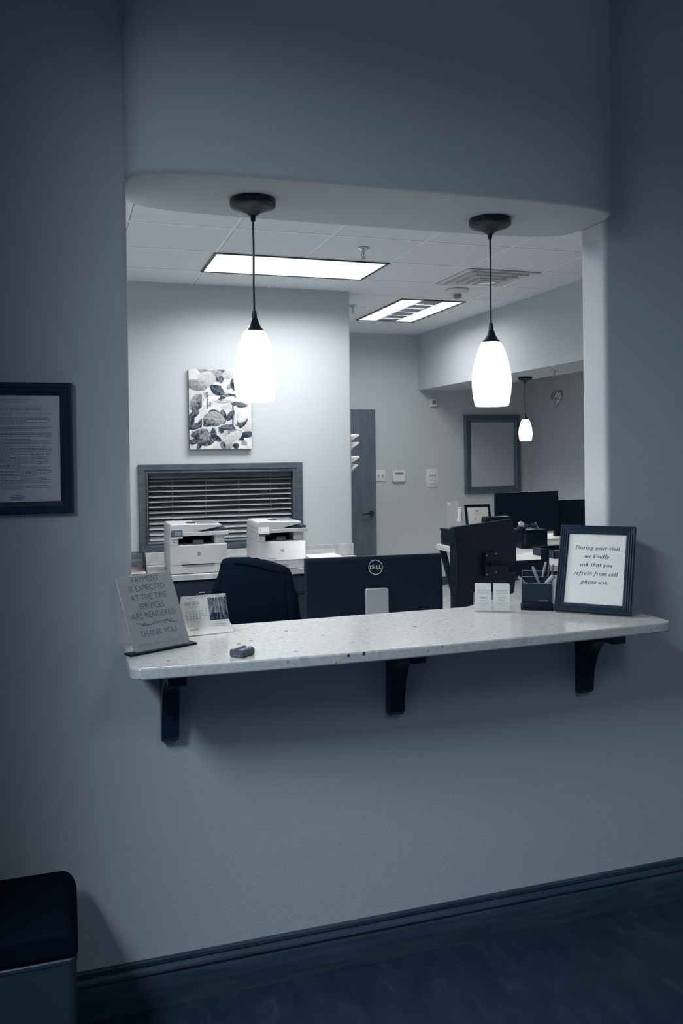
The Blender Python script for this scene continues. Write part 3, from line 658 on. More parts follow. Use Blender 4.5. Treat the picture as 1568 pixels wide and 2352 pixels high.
nrot = Matrix.Translation((0, 0, 0.0056)) @ Matrix.Rotation(-R(90 - NT), 4, 'X')
bm = BM(); frame_ring(bm, 0, W, 0, H, [(0, 0.010), (0, -0.006), (0.003, -0.009), (0.007, -0.006), (0.010, -0.0085), (0.014, -0.0055), (0.017, -0.008), (0.021, -0.005), (0.024, -0.006), (0.0285, -0.0015), (0.0285, 0.010)])
bmesh.ops.transform(bm, matrix=nrot, verts=bm.verts[:]); obj('frame_moulding', bm, M_frame, t, ang=20)
bm = BM(); box(bm, 0.028, W - 0.028, 0.001, 0.003, 0.028, H - 0.028); bmesh.ops.transform(bm, matrix=nrot, verts=bm.verts[:]); obj('paper', bm, M_paper, t, smooth=False)
bm = BM(); prism(bm, [(0.098, 0.178), (0.104, 0.178), (0.134, 0.0012), (0.126, 0.0012)], W / 2 - 0.03, W / 2 + 0.03, 'x'); obj('easel_leg', bm, M_black, t)
bm = BM(); box(bm, 0.010, W - 0.010, 0.004, 0.009, 0.010, H - 0.010); bmesh.ops.transform(bm, matrix=nrot, verts=bm.verts[:]); obj('backing_board', bm, M_black, t, smooth=False)
bm = BM()
for s, z in (('During your visit', 0.213), ('we kindly', 0.184), ('ask that you', 0.155), ('refrain from cell', 0.125), ('phone use.', 0.096)):
    nib_text(bm, s, 0.0190, W / 2 + 0.002, z, nrot @ XZat(0, 0.0006, 0))
obj('lettering', bm, M_ink, t, smooth=False, recalc=False)
bm = BM(); box(bm, 0.028, W - 0.028, -0.0009, -0.0003, 0.028, H - 0.028); bmesh.ops.transform(bm, matrix=nrot, verts=bm.verts[:]); obj('glass', bm, M_pane, t, smooth=False)

# ------------------------------------------------------------------ monitors behind the ledge
def monitor(label, loc, rz, w, h, zc, stand, name='computer_monitor', logo=None, ribs=True, screen_side=1):
    """back faces local -y; zc height of panel centre above loc"""
    t = thing(name, label, 'monitor', loc, rz)
    bm = BM()
    prof = [(0.010, -h / 2), (0.016, -h / 2), (0.016, h / 2), (-0.004, h / 2), (-0.012, h / 2 - 0.012), (-0.028, h * 0.12), (-0.028, -h * 0.22), (-0.012, -h / 2 + 0.008), (-0.004, -h / 2)]
    prism(bm, [(y, z + zc) for y, z in prof], -w / 2, w / 2, 'x'); obj('casing', bm, M_rib if ribs else M_black, t, bevel=0.005, seg=3, ang=25)
    bm = BM(); box(bm, -w / 2 + 0.014, w / 2 - 0.014, 0.0162, 0.0172, zc - h / 2 + 0.02, zc + h / 2 - 0.014); obj('screen', bm, M_dark, t, smooth=False)
    return t
# dell
DK = R(-5.5); DX, DY, DZ = 1.252, 0.985, 0.74
t = monitor('black monitor with a round silver badge, seen from behind over the ledge', (DX, DY, DZ), DK, 0.60, 0.345, 0.192, None)
bm = BM(); prism(bm, rrect(-0.048, 0.052, 0.040, 0.232, 0.010, 5), -0.046, -0.026, 'y'); o = obj('stand_neck', bm, M_sign, t, bevel=0.003)
bm = BM(); rbox(bm, -0.13, 0.13, -0.10, 0.10, 0.0006, 0.014, 0.005); obj('stand_base', bm, M_sign, t)
bm = BM(); LG = XZat(0.003, -0.0215, 0.318) @ Matrix.Rotation(R(4.5), 4, 'Z')
LG = Matrix.Translation((0.003, -0.0175, 0.318)) @ Matrix.Rotation(R(-9), 4, 'X') @ XZ
for k in range(40):
    a0, a1 = 2 * PI * k / 40, 2 * PI * (k + 1) / 40
    bm.faces.new([bm.verts.new(LG @ Vector((r * math.cos(a), r * math.sin(a), -0.0015))) for r, a in ((0.0315, a0), (0.0315, a1), (0.0285, a1), (0.0285, a0))])
text(bm, 'D', 0.0235, sx=0.95, off=0.0005, mat4=LG @ Matrix.Translation((-0.0175, -0.008, -0.0015)))
text(bm, 'E', 0.0225, sx=0.85, off=0.0005, mat4=LG @ Matrix.Translation((-0.0045, -0.004, -0.0015)) @ Matrix.Rotation(R(32), 4, 'Z'))
text(bm, 'L', 0.0235, sx=0.85, off=0.0005, mat4=LG @ Matrix.Translation((0.0085, -0.008, -0.0015)))
text(bm, 'L', 0.0235, sx=0.85, off=0.0005, mat4=LG @ Matrix.Translation((0.0195, -0.008, -0.0015)))
obj('round_badge', bm, M_white, t, smooth=False)
# angled monitor on an arm
AK = R(33); AX, AY = 1.887, 1.205
t = monitor('black monitor on a swing arm turned sideways behind the business cards', (AX, AY, 0.74), AK, 0.555, 0.375, 0.2775, None)
bm = BM(); prism(bm, rrect(-0.055, 0.055, 0.2175, 0.3275, 0.006, 4), -0.040, -0.026, 'y'); obj('mount_plate', bm, M_black, t)
for x in (-0.044, 0.044):
    for z in (0.2285, 0.3165):
        bm = BM(); lathe(bm, [(0.004, -0.0015), (0.004, 0), (0.0025, 0.0012)], seg=12); bmesh.ops.transform(bm, matrix=Matrix.Translation((x, -0.041, z)) @ Matrix.Rotation(R(90), 4, 'X'), verts=bm.verts[:]); obj('mount_screw', bm, M_chrome, t)
t = thing('monitor_arm', 'black jointed arm holding the sideways monitor, rising from the office desk', 'stand', (2.13, 1.06, 0.74), 0)
bm = BM(); d0 = Vector((AX - 2.13, AY - 1.06, 0.2725)) + Vector((0.0227, -0.035, 0))
bm2 = None
tube(bm, [d0, d0 * 0.55 + Vector((0.02, 0, 0.1226))], 0.013, 10)
rbox(bm, -0.19, 0.01, -0.016, 0.004, 0.245, 0.297, 0.004); obj('arm_link', bm, M_black, t)
bm = BM(); lathe(bm, [(0.019, 0.0006), (0.019, 0.345)], seg=20); lathe(bm, [(0.05, 0.0006), (0.05, 0.012)], seg=24); obj('arm_post', bm, M_black, t)
# reception desk behind the wall
t = thing('reception_desk', 'grey laminate worktop behind the ledge under the monitors', 'desk', (0, 0, 0))
bm = BM(); box(bm, 0.0, 3.0, 0.45, 1.35, 0.705, 0.7395) if False else box(bm, 0.2, 2.6, 0.40, 1.42, 0.705, 0.7395); obj('desktop', bm, M_desk if False else M_stone, t, bevel=0.003)
for x in (0.24, 2.50):
    bm = BM(); box(bm, x, x + 0.04, 0.45, 1.36, 0.0008, 0.7045); obj('side_panel', bm, M_cab, t)

# ------------------------------------------------------------------ office chair with jacket
t = thing('office_chair', 'black office chair between the printers and the ledge', 'chair', (0.893, 1.70, 0), R(-26))
bm = BM()
def loft(bm, secs):
    rings = [[bm.verts.new(p) for p in s] for s in secs]; n = len(rings[0])
    for a, b in zip(rings, rings[1:]):
        for i in range(n): bm.faces.new((a[i], a[(i + 1) % n], b[(i + 1) % n], b[i]))
    bm.faces.new(rings[0][::-1]); bm.faces.new(rings[-1])
def sec(z, w, d, y, n=28, sq=3.2): return [(x, yy + y, z) for x, yy in superell(0, 0, w, d, sq, n)]
loft(bm, [sec(0.52, 0.15, 0.03, 0.0), sec(0.60, 0.175, 0.035, -0.02), sec(0.75, 0.180, 0.038, -0.03), sec(0.90, 0.16, 0.035, -0.02), sec(0.955, 0.14, 0.030, 0.0), sec(0.965, 0.11, 0.018, 0.002)])
obj('backrest', bm, M_blackm, t, ang=60)
bm = BM(); loft(bm, [sec(0.43, 0.23, 0.22, 0.24), sec(0.44, 0.25, 0.245, 0.24), sec(0.49, 0.25, 0.245, 0.24), sec(0.51, 0.23, 0.22, 0.24)]); obj('seat', bm, M_blackm, t, ang=60)
bm = BM(); tube(bm, [(0, 0.24, 0.43), (0, 0.24, 0.09)], 0.028, 16); obj('gas_column', bm, M_black, t)
bm = BM(); tube(bm, [(0, 0.18, 0.44), (0, 0.02, 0.42), (0, -0.06, 0.50), (0, -0.055, 0.62)], 0.018, 10); obj('back_support', bm, M_black, t)
for k in range(5):
    a = 2 * PI * k / 5; ex, ey = 0.28 * math.cos(a), 0.24 + 0.28 * math.sin(a)
    bm = BM(); tube(bm, [(0, 0.24, 0.10), (ex, ey, 0.07)], [0.022, 0.014], 10); lg = obj('star_leg', bm, M_black, t)
    bm = BM(); lathe(bm, [(0.026, -0.011), (0.028, 0), (0.026, 0.011)], seg=20); bmesh.ops.transform(bm, matrix=Matrix.Translation((ex, ey, 0.0290)) @ Matrix.Rotation(a, 4, 'Z') @ Matrix.Rotation(R(90), 4, 'X'), verts=bm.verts[:]); obj('caster', bm, M_black, lg)
# jacket draped over the backrest
jb = thing('draped_jacket', 'black jacket draped over the back of the office chair', 'jacket', (0.893, 1.70, 0), R(-26))
bm = BM()
def jsec(z, w, d, y, amp, sh=0.0, n=72):
    out = []
    for i, (x, yy) in enumerate(superell(0, 0, w, d, 2.8, n)):
        a = 2 * PI * i / n; f = 1 + amp * (math.sin(a * 9 + z * 4) + 0.6 * math.sin(a * 14 - z * 7)); zz = z - max(0, x) * sh * 1.0 + (-0.004 if abs(x) < w * 0.2 else 0)
        out.append((x * f + (0.01 * math.sin(z * 9)), yy * f + y, zz))
    return out
loft(bm, [jsec(0.44, 0.222, 0.085, -0.03, 0.05), jsec(0.60, 0.222, 0.080, -0.035, 0.045), jsec(0.75, 0.212, 0.070, -0.035, 0.035), jsec(0.88, 0.196, 0.060, -0.03, 0.025, 0.10), jsec(0.955, 0.185, 0.052, -0.015, 0.02, 0.22), jsec(1.004, 0.176, 0.045, -0.002, 0.015, 0.26), jsec(1.026, 0.164, 0.034, 0.004, 0.01, 0.28), jsec(1.034, 0.135, 0.018, 0.004, 0.0, 0.28)])
obj('jacket_body', bm, M_blackm, jb, ang=60)
bm = BM(); tube(bm, [(-0.10, -0.045, 1.016), (0, -0.050, 1.004), (0.10, -0.048, 0.978), (0.16, -0.03, 0.965)], [0.004, 0.006, 0.006, 0.003], 10); obj('collar', bm, M_blackm, jb)
for s in (-1, 1):
    bm = BM(); tube(bm, [(s * 0.155, -0.02, 0.975 - (0.05 if s > 0 else 0)), (s * 0.182, -0.045, 0.86), (s * 0.198, -0.055, 0.70), (s * 0.20, -0.05, 0.50)], [0.018, 0.036, 0.040, 0.034], 14); obj('sleeve', bm, M_blackm, jb)

# ------------------------------------------------------------------ credenza run
bm = BM(); box(bm, 0.13, OXC - 0.0, 3.6, OYB - 0.0205, 0.662, 0.70)
ct = tag(obj('credenza_worktop', bm, M_stone, bevel=0.003), 'pale mottled worktop under the two printers', 'worktop')
bm = BM(); box(bm, 0.13, OXC - 0.0, OYB - 0.020, OYB - 0.0005, 0.7004, 0.797); tag(obj('backsplash', bm, M_stone, bevel=0.002), 'pale mottled splash strip under the window casing', 'backsplash')
M_pull = M_chrome
for k, (x0, x1, lab) in enumerate(((0.15, 0.66, 'dark base cabinet at the left end, behind the leaning metal sign'), (0.66, 1.17, 'dark base cabinet under the left printer'), (1.17, 1.70, 'dark base cabinet with a chrome pull, behind the chair'), (1.70, 2.24, 'dark base cabinet at the right end, behind the badged monitor'))):
    c_ = thing('base_cabinet', lab, 'cabinet', ((x0 + x1) / 2, 3.63, 0), 0, 'base cabinets under the printers'); hw = (x1 - x0) / 2 - 0.001
    bm = BM(); box(bm, -hw, hw, 0.02, 0.598, 0.0008, 0.6612); obj('cabinet_body', bm, M_cab, c_, smooth=False)
    bm = BM(); box(bm, -hw + 0.004, hw - 0.004, 0.0, 0.019, 0.515, 0.645); dr = obj('drawer', bm, M_cab, c_, bevel=0.002)
    bm = BM(); box(bm, -hw + 0.004, hw - 0.004, 0.0, 0.019, 0.07, 0.505); dd = obj('door', bm, M_cab, c_, bevel=0.002)
    hx = 1.5475 - (x0 + x1) / 2 if k == 2 else 0.0
    bm = BM(); rbox(bm, hx - 0.020, hx + 0.020, -0.020, -0.012, 0.566, 0.575, 0.002); tube(bm, [(hx - 0.015, -0.016, 0.570), (hx - 0.015, 0.0, 0.570)], 0.003, 8); tube(bm, [(hx + 0.015, -0.016, 0.570), (hx + 0.015, 0.0, 0.570)], 0.003, 8); obj('pull_handle', bm, M_pull, dr)

# ------------------------------------------------------------------ printers
def printer(label, x0, y0, w, light_panel, hh, bridge):
    t = thing('laser_printer', label, 'printer', (x0, y0, 0.70), 0, 'white office printers')
    d = 0.40; z = hh
    zb = 0.215 * z; zt = 0.36 * z / 1.0
    bm = BM(); prism(bm, rrect(0, w, 0, d, 0.014, 4), 0.004, 0.062); obj('paper_drawer', bm, M_prt, t, bevel=0.002)
    bm = BM(); prism(bm, rrect(0, w, 0, d, 0.016, 4), 0.063, 0.206); o = obj('lower_body', bm, M_prt, t, bevel=0.004)
    bm = BM(); prism(bm, rrect(0.018, w - 0.006, -0.004, 0.004, 0.002, 2), 0.068, 0.200); obj('front_door', bm, M_prt, t, bevel=0.002)
    # side columns round the output bay
    bm = BM(); prism(bm, rrect(0, 0.062, 0.0, d, 0.014, 4), 0.206, 0.268); prism(bm, rrect(w - 0.085, w - 0.012, 0.03, d, 0.014, 4), 0.206, 0.268); box(bm, 0.05, w - 0.05, 0.20, d - 0.005, 0.206, 0.268); obj('bay_columns', bm, M_prt, t, bevel=0.003)
    bm = BM(); box(bm, 0.063, w - 0.086, 0.03, 0.199, 0.2065, 0.212); obj('output_tray', bm, M_prtd, t)
    bm = BM(); box(bm, 0.063, w - 0.086, 0.19, 0.1995, 0.213, 0.268); obj('bay_back', bm, M_dark, t)
    bm = BM(); prism(bm, [(0.0, 0.209), (0.008, 0.238), (0.013, 0.238), (0.05, 0.214)], w * 0.40, w * 0.58, 'x'); obj('paper_stop', bm, M_prtd, t, bevel=0.001)
    # scanner bed and document feeder
    bm = BM(); prism(bm, rrect(0, w + 0.012, -0.002, d, 0.014, 4), 0.268, 0.296); obj('scanner_bed', bm, M_prt, t, bevel=0.003)
    bm = BM(); prism(bm, [(0.002, 0.2965), (w * 0.46, 0.2965), (w * 0.82, 0.325), (w * 0.90, 0.330), (w * 0.90, 0.345), (0.05, 0.352), (0.012, 0.350), (0.002, 0.335)], 0.0, d - 0.02, 'y'); obj('document_feeder', bm, M_prt, t, bevel=0.004)
    bm = BM(); prism(bm, [(w * 0.52, 0.2968), (w * 1.0, 0.2968), (w * 1.0, 0.3145), (w * 0.97, 0.317)], 0.006, d - 0.03, 'y'); obj('input_tray', bm, M_prtd, t)
    bm = BM(); rbox(bm, w * 0.33, w * 0.48, 0.10, 0.19, 0.350, 0.3545, 0.001); obj('feeder_slot', bm, M_prtd, t)
    bm = BM(); rbox(bm, w * 0.50, w * 0.86, 0.06, 0.34, 0.3425, 0.3495, 0.002); obj('feeder_recess', bm, M_grey, t)
    # control panel, tilted
    pm = Matrix.Translation((0.008, -0.004, 0.262)) @ Matrix.Rotation(R(-16), 4, 'X')
    bm = BM(); prism(bm, rrect(0, 0.080, 0, 0.050, 0.004, 3), -0.010, 0.0, 'y'); bmesh.ops.transform(bm, matrix=pm, verts=bm.verts[:]); cp = obj('control_panel', bm, M_white if light_panel else M_prtd, t, bevel=0.001)
    bm = BM(); prism(bm, rrect(0.024, 0.070, 0.009, 0.042, 0.002, 2), -0.0112, -0.0103, 'y'); bmesh.ops.transform(bm, matrix=pm, verts=bm.verts[:]); obj('touch_screen', bm, M_white if light_panel else M_scr, cp)
    bm = BM()
    for q in range(3): box(bm, 0.010, 0.014, -0.0112, -0.0104, 0.013 + q * 0.0105, 0.0165 + q * 0.0105)
    bmesh.ops.transform(bm, matrix=pm, verts=bm.verts[:]); obj('panel_icons', bm, M_chrome if not light_panel else M_grey, cp)
    bm = BM(); rbox(bm, 0.008, 0.088, -0.020, -0.002, 0.256, 0.2605, 0.001); obj('panel_lip', bm, M_white if not light_panel else M_prtd, t)
    # badge
    bx, bz = w * 0.50, 0.140
    bm = BM(); 
    for k in range(32):
        a0, a1 = 2 * PI * k / 32, 2 * PI * (k + 1) / 32
        if light_panel: vs = [(bx + r * math.cos(a), -0.0052, bz + r * math.sin(a)) for r, a in ((0.0125, a0), (0.0125, a1), (0.0108, a1), (0.0108, a0))]
        else: vs = [(bx, -0.0052, bz), (bx + 0.0125 * math.cos(a0), -0.0052, bz + 0.0125 * math.sin(a0)), (bx + 0.0125 * math.cos(a1), -0.0052, bz + 0.0125 * math.sin(a1))]
        bm.faces.new([bm.verts.new(v) for v in vs])
    text(bm, 'hp', 0.0205, shear=0.35, off=0.0002, mi=1, mat4=XZat(bx, -0.0058, bz - 0.0055))
    obj('round_badge', bm, [M_ink, M_ink if light_panel else M_white], t, smooth=False)
    bm = BM(); box(bm, 0.075, 0.135, -0.0052, -0.0045, 0.081, 0.0835); obj('model_print', bm, M_inkl, t)
    if light_panel:
        bm = BM(); rbox(bm, w * 0.36, w * 0.62, -0.003, 0.004, 0.022, 0.040, 0.002); obj('drawer_grip', bm, M_inkl, t)
    else:
        bm = BM(); rbox(bm, w * 0.20, w * 0.77, -0.006, 0.002, 0.058, 0.068, 0.001); dg = obj('drawer_slot', bm, M_dark, t)
        bm = BM(); rbox(bm, w * 0.21, w * 0.76, -0.012, -0.005, 0.056, 0.063, 0.002); obj('drawer_grip', bm, M_chrome, t)
    bm = BM(); box(bm, 0.022, 0.032, -0.0015, 0.002, 0.226, 0.231); obj('usb_port', bm, M_ink, t)
    return t
printer('white printer with a dark control panel, left of the pair', 0.703, 3.645, 0.405, False, 1.0, 1)
printer('white printer with a pale control panel, right of the pair', 1.322, 3.615, 0.365, True, 1.0, 1)

# clear tray with paper, right of the printers
t = thing('paper_tray', 'clear acrylic tray right of the printers holding white paper', 'tray', (1.775, 3.74, 0.70))
bm = BM()
box(bm, 0, 0.285, 0, 0.36, 0.0008, 0.004); obj('tray_base', bm, M_glass, t)
for b in ((0, 0.285, 0.0, 0.004), (0, 0.285, 0.356, 0.36), (0.281, 0.285, 0.0, 0.36), (0, 0.004, 0.0, 0.36)):
    bm = BM(); box(bm, *b, 0.004, 0.078 if b[2] > 0.3 else 0.048); obj('tray_wall', bm, M_glass, t)
bm = BM(); box(bm, 1.782, 2.045, 3.750, 4.085, 0.7045, 0.742); tag(obj('paper_stack', bm, M_paper, smooth=False), 'stack of white paper in the clear tray right of the printers', 'paper')
# smoked letter tray at the left
t = thing('letter_tray', 'smoked two-tier letter tray on the worktop left of the printers', 'tray', (0.30, 3.72, 0.70))
for z in (0.004, 0.078):
    bm = BM(); box(bm, 0, 0.248, 0, 0.34, z, z + 0.004); obj('tier', bm, M_smoke, t)
    bm = BM(); box(bm, 0, 0.248, 0.335, 0.340, z, z + 0.052); obj('tier_back', bm, M_smoke, t)
bm = BM(); prism(bm, [(0.0, 0.002), (0.34, 0.002), (0.34, 0.165), (0.30, 0.175), (0.10, 0.110), (0.06, 0.060)], 0.248, 0.253, 'x'); sp_ = obj('side_panel', bm, M_prtd, t)
bm = BM()
for z0, y0 in ((0.030, 0.03), (0.098, 0.10)):
    for k in range(3): 
        tt = BM(); lathe(tt, [(0.006, 0), (0.006, 0.001)], seg=12); merge(bm, tt, Matrix.Translation((0.2532, y0 + k * 0.045, z0 + 0.010 * k)) @ Matrix.Rotation(R(90), 4, 'Y'))
obj('punched_holes', bm, M_white, sp_)
bm = BM(); box(bm, 0.305, 0.545, 3.728, 4.045, 0.7085, 0.716); tag(obj('letter_stack', bm, M_paper, smooth=False), 'loose white papers in the bottom tier of the smoked letter tray', 'paper')

# ------------------------------------------------------------------ office window and blind
t = struct(obj('window_1', (lambda b: (frame_ring(b, 0.538, 1.834, 0.799, 1.472, [(0, -0.0008), (0, -0.016), (0.004, -0.020), (0.044, -0.020), (0.050, -0.012), (0.058, -0.012), (0.064, -0.020), (0.074, -0.014), (0.0745, 0.09), (0.0745, 0.0), (0.0735, -0.0008)]), b)[1])(BM()), M_wframe, ang=25))
t.location = (0, OYB, 0)
bm = BM(); box(bm, WX0 + 0.001, WX1 - 0.001, 0.105, 0.109, WZ0 + 0.001, WZ1 - 0.001); obj('window_pane', bm, M_pane, t, smooth=False)
bl = thing('venetian_blind', 'pale horizontal slat blind in the office window behind the printers', 'blind', (0, OYB, 0))
bm = BM(); box(bm, WX0 + 0.008, WX1 - 0.008, 0.030, 0.078, WZ1 - 0.040, WZ1 - 0.004); obj('head_rail', bm, M_wframe, bl)
nsl = 12
for k in range(nsl):
    z = WZ1 - 0.056 - k * 0.0405; tl = R(-15 if k < 6 else -15 - 7 * (k - 5))
    bm = BM(); prism(bm, [(0.024 * math.cos(a) * 1.0, 0.0022 * (1 - math.cos(a) ** 2) + 0.0) for a in [PI * i / 6 for i in range(7)]] + [(0.024 * math.cos(a), 0.0022 * (1 - math.cos(a) ** 2) - 0.0012) for a in [PI * i / 6 for i in range(6, -1, -1)]], WX0 + 0.010, WX1 - 0.010, 'x')
    bmesh.ops.transform(bm, matrix=Matrix.Translation((0, 0.055, z)) @ Matrix.Rotation(-tl, 4, 'X'), verts=bm.verts[:]); obj('slat', bm, M_slat, bl)
for x in (0.80, 1.06, 1.32, 1.58):
    bm = BM(); tube(bm, [(x, 0.028, WZ1 - 0.04), (x, 0.028, WZ0 + 0.02)], 0.0012, 6); obj('lift_cord', bm, M_grey, bl)
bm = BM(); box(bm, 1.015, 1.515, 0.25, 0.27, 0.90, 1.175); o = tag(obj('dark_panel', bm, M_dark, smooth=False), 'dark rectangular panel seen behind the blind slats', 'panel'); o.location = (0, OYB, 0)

# ------------------------------------------------------------------ leaf picture
random.seed(21)
shapes = []
def ell(cx, cy, a, b, ang, base, tex, kind='e'): shapes.append((cx, cy, a, b, R(ang), base, tex, kind))
for i in range(60):
    u, v = random.random(), random.random()
    ell(u, v, random.uniform(0.05, 0.16), random.uniform(0.03, 0.07), random.uniform(0, 180), random.choice((0.05, 0.12, 0.35, 0.7, 0.95, 0.9)), 0.35, random.choice('el'))
for a in ((0.28, 0.87, 0.15, 0.13, 20, 0.62, 0.35, 'e'), (0.62, 0.93, 0.09, 0.07, 0, 0.6, 0.3, 'e'), (0.12, 0.80, 0.18, 0.09, -10, 0.33, 0.4, 'e'), (0.45, 0.74, 0.14, 0.08, -30, 0.04, 0.2, 'l'), (0.78, 0.82, 0.12, 0.12, 10, 0.08, 0.2, 'e'),
          (0.12, 0.58, 0.15, 0.10, 60, 0.20, 0.5, 'e'), (0.40, 0.38, 0.18, 0.12, -8, 0.32, 0.6, 'l'), (0.66, 0.42, 0.11, 0.05, 55, 0.05, 0.2, 'l'), (0.55, 0.60, 0.16, 0.035, 2, 0.55, 0.3, 'l'), (0.80, 0.56, 0.15, 0.045, -8, 0.10, 0.3, 'l'),
          (0.08, 0.44, 0.10, 0.05, 30, 0.06, 0.2, 'l'), (0.28, 0.13, 0.14, 0.11, 20, 0.18, 0.6, 'e'), (0.38, 0.20, 0.05, 0.09, 0, 0.03, 0.2, 'l'), (0.92, 0.18, 0.12, 0.05, 10, 0.04, 0.1, 'e'), (0.70, 0.15, 0.16, 0.08, 30, 0.68, 0.3, 'e'), (0.08, 0.09, 0.12, 0.03, 5, 0.05, 0.1, 'l'), (0.74, 0.04, 0.05, 0.05, 0, 0.03, 0.1, 'e')):
    shapes.append((a[0], a[1], a[2], a[3], R(a[4]), a[5], a[6], a[7]))
def leaf_art(u, v):
    c = 0.80 + 0.30 * noise.noise(Vector((u * 6, v * 7, 2)))
    asp = 1.27
    for cx, cy, a, b, an, base, tex, kind in shapes:
        dx, dy = u - cx, (v - cy) * asp
        x = (dx * math.cos(an) + dy * math.sin(an)) / a; y = (-dx * math.sin(an) + dy * math.cos(an)) / b
        if kind == 'e': r = x * x + y * y
        else:
            if abs(x) > 1: continue
            r = abs(y) / max(0.02, (1 - x * x) ** 0.9)
        if r < 1:
            c = base + tex * 0.5 * (y * 0.7 + noise.noise(Vector((u * 34, v * 34, base * 9)))) + 0.06 * x
            if kind == 'l' and abs(y) < 0.06: c += 0.25
    for sx, s0, s1 in ((0.215, 0.28, 0.72), (0.285, 0.5, 0.72), (0.70, 0.28, 0.55), (0.75, 0.3, 0.55), (0.50, 0.60, 0.80)):
        if abs(u - sx - 0.02 * (v - 0.5)) < 0.011 and s0 < v < s1: c = 0.85 if int(sx * 100) % 2 else 0.08
    return c
t = thing('leaf_picture', 'square-edged monochrome canvas of leaves and pebbles above the blind', 'picture', (0.929, OYB, 1.583))
bm = BM(); box(bm, 0, 0.490, -0.034, -0.002, 0, 0.623); obj('canvas_block', bm, M_frame, t, smooth=False)
vgrid('printed_image', 150, 190, 0.490, 0.623, leaf_art, M_art, t, Matrix.Translation((0, -0.0345, 0)))

# ------------------------------------------------------------------ far wall items
YF = OYF
t = struct(obj('door_1', (lambda b: (box(b, 2.40, 3.315, YF - 0.045, YF - 0.001, 0.006, 2.018), b)[1])(BM()), M_door, bevel=0.002))
bm = BM(); lathe(bm, [(0.028, 0), (0.028, 0.008), (0.012, 0.012), (0.012, 0.05)], seg=24); bmesh.ops.transform(bm, matrix=Matrix.Translation((3.255, YF - 0.045, 0.862)) @ Matrix.Rotation(R(90), 4, 'X'), verts=bm.verts[:])
tube(bm, [(3.255, YF - 0.092, 0.862), (3.20, YF - 0.096, 0.860), (3.125, YF - 0.09, 0.852)], [0.010, 0.008, 0.007], 10); obj('door_handle', bm, M_bronze, t)
t = thing('light_switch', 'white double toggle switch plate beside the dark door', 'switch', (3.383, YF - 0.0008, 1.275))
bm = BM(); rbox(bm, -0.060, 0.060, -0.007, 0, -0.062, 0.062, 0.002); obj('switch_plate', bm, M_white, t)
for x in (-0.023, 0.023): bm = BM(); rbox(bm, x - 0.005, x + 0.005, -0.016, -0.0065, -0.012, 0.012, 0.001); obj('toggle', bm, M_grey, t)
t = thing('thermostat', 'white rounded thermostat with a dark display on the far wall', 'thermostat', (3.600, YF - 0.0008, 1.265))
bm = BM(); prism(bm, rrect(-0.077, 0.077, -0.064, 0.064, 0.022, 6), -0.028, 0, 'y'); obj('housing', bm, M_white, t, bevel=0.005)
bm = BM(); rbox(bm, -0.050, 0.050, -0.0295, -0.0275, 0.022, 0.044, 0.001); obj('display', bm, M_grey, t)
t = thing('jack_plate', 'tall white plate with three small jacks on the far wall', 'plate', (4.016, YF - 0.0008, 1.240))
bm = BM(); rbox(bm, -0.074, 0.074, -0.010, 0, -0.102, 0.102, 0.005); obj('cover_plate', bm, M_white, t)
bm = BM(); rbox(bm, -0.052, 0.052, -0.013, -0.0095, -0.080, 0.080, 0.002); obj('inner_plate', bm, M_white, t)
for x in (-0.026, 0.0, 0.026):
    bm = BM(); lathe(bm, [(0.008, 0), (0.008, 0.004)], seg=14); bmesh.ops.transform(bm, matrix=Matrix.Translation((x, -0.013, 0.026)) @ Matrix.Rotation(R(90), 4, 'X'), verts=bm.verts[:]); obj('jack', bm, M_ink, t)
bm = BM()
for x0, x1, z in ((-0.045, -0.008, -0.030), (0.006, 0.045, -0.030), (-0.040, 0.045, -0.072)): box(bm, x0, x1, -0.0138, -0.0130, z, z + 0.004)
obj('plate_print', bm, M_inkl, t)
t = thing('motion_sensor', 'small white motion sensor on the far wall under the header corner', 'sensor', (4.036, YF - 0.0008, 2.100))
bm = BM(); rbox(bm, -0.040, 0.040, -0.035, 0, -0.045, 0.045, 0.006); obj('housing', bm, M_white, t)
bm = BM(); rbox(bm, -0.022, 0.022, -0.040, -0.034, -0.020, 0.022, 0.004); obj('sensor_lens', bm, M_grey, t)
# pewter frame
t = thing('pewter_frame', 'large beaded pewter frame round a plain grey panel on the far wall', 'frame', (0, YF - 0.001, 0))
X0, X1, Z0, Z1 = 4.422, 5.148, 1.041, 1.957
bm = BM(); frame_ring(bm, X0, X1, Z0, Z1, [(0, 0), (0, -0.03), (0.010, -0.042), (0.028, -0.040), (0.034, -0.030), (0.050, -0.034), (0.066, -0.022), (0.074, -0.024), (0.084, -0.014), (0.084, 0)]); fm = obj('frame_moulding', bm, M_mframe, t, ang=20)
nb = 64
for x in (X0 + 0.040, X1 - 0.040):
    bm = BM()
    for k in range(nb):
        z = Z0 + 0.05 + (Z1 - Z0 - 0.1) * k / (nb - 1); box(bm, x - 0.010, x + 0.010, -0.040, -0.030, z - 0.0035, z + 0.0035)
    obj('beading', bm, M_mframe, t, smooth=False)
bm = BM(); box(bm, X0 + 0.083, X1 - 0.083, -0.013, -0.004, Z0 + 0.083, Z1 - 0.083); obj('grey_panel', bm, M_mpanel, t, smooth=False)
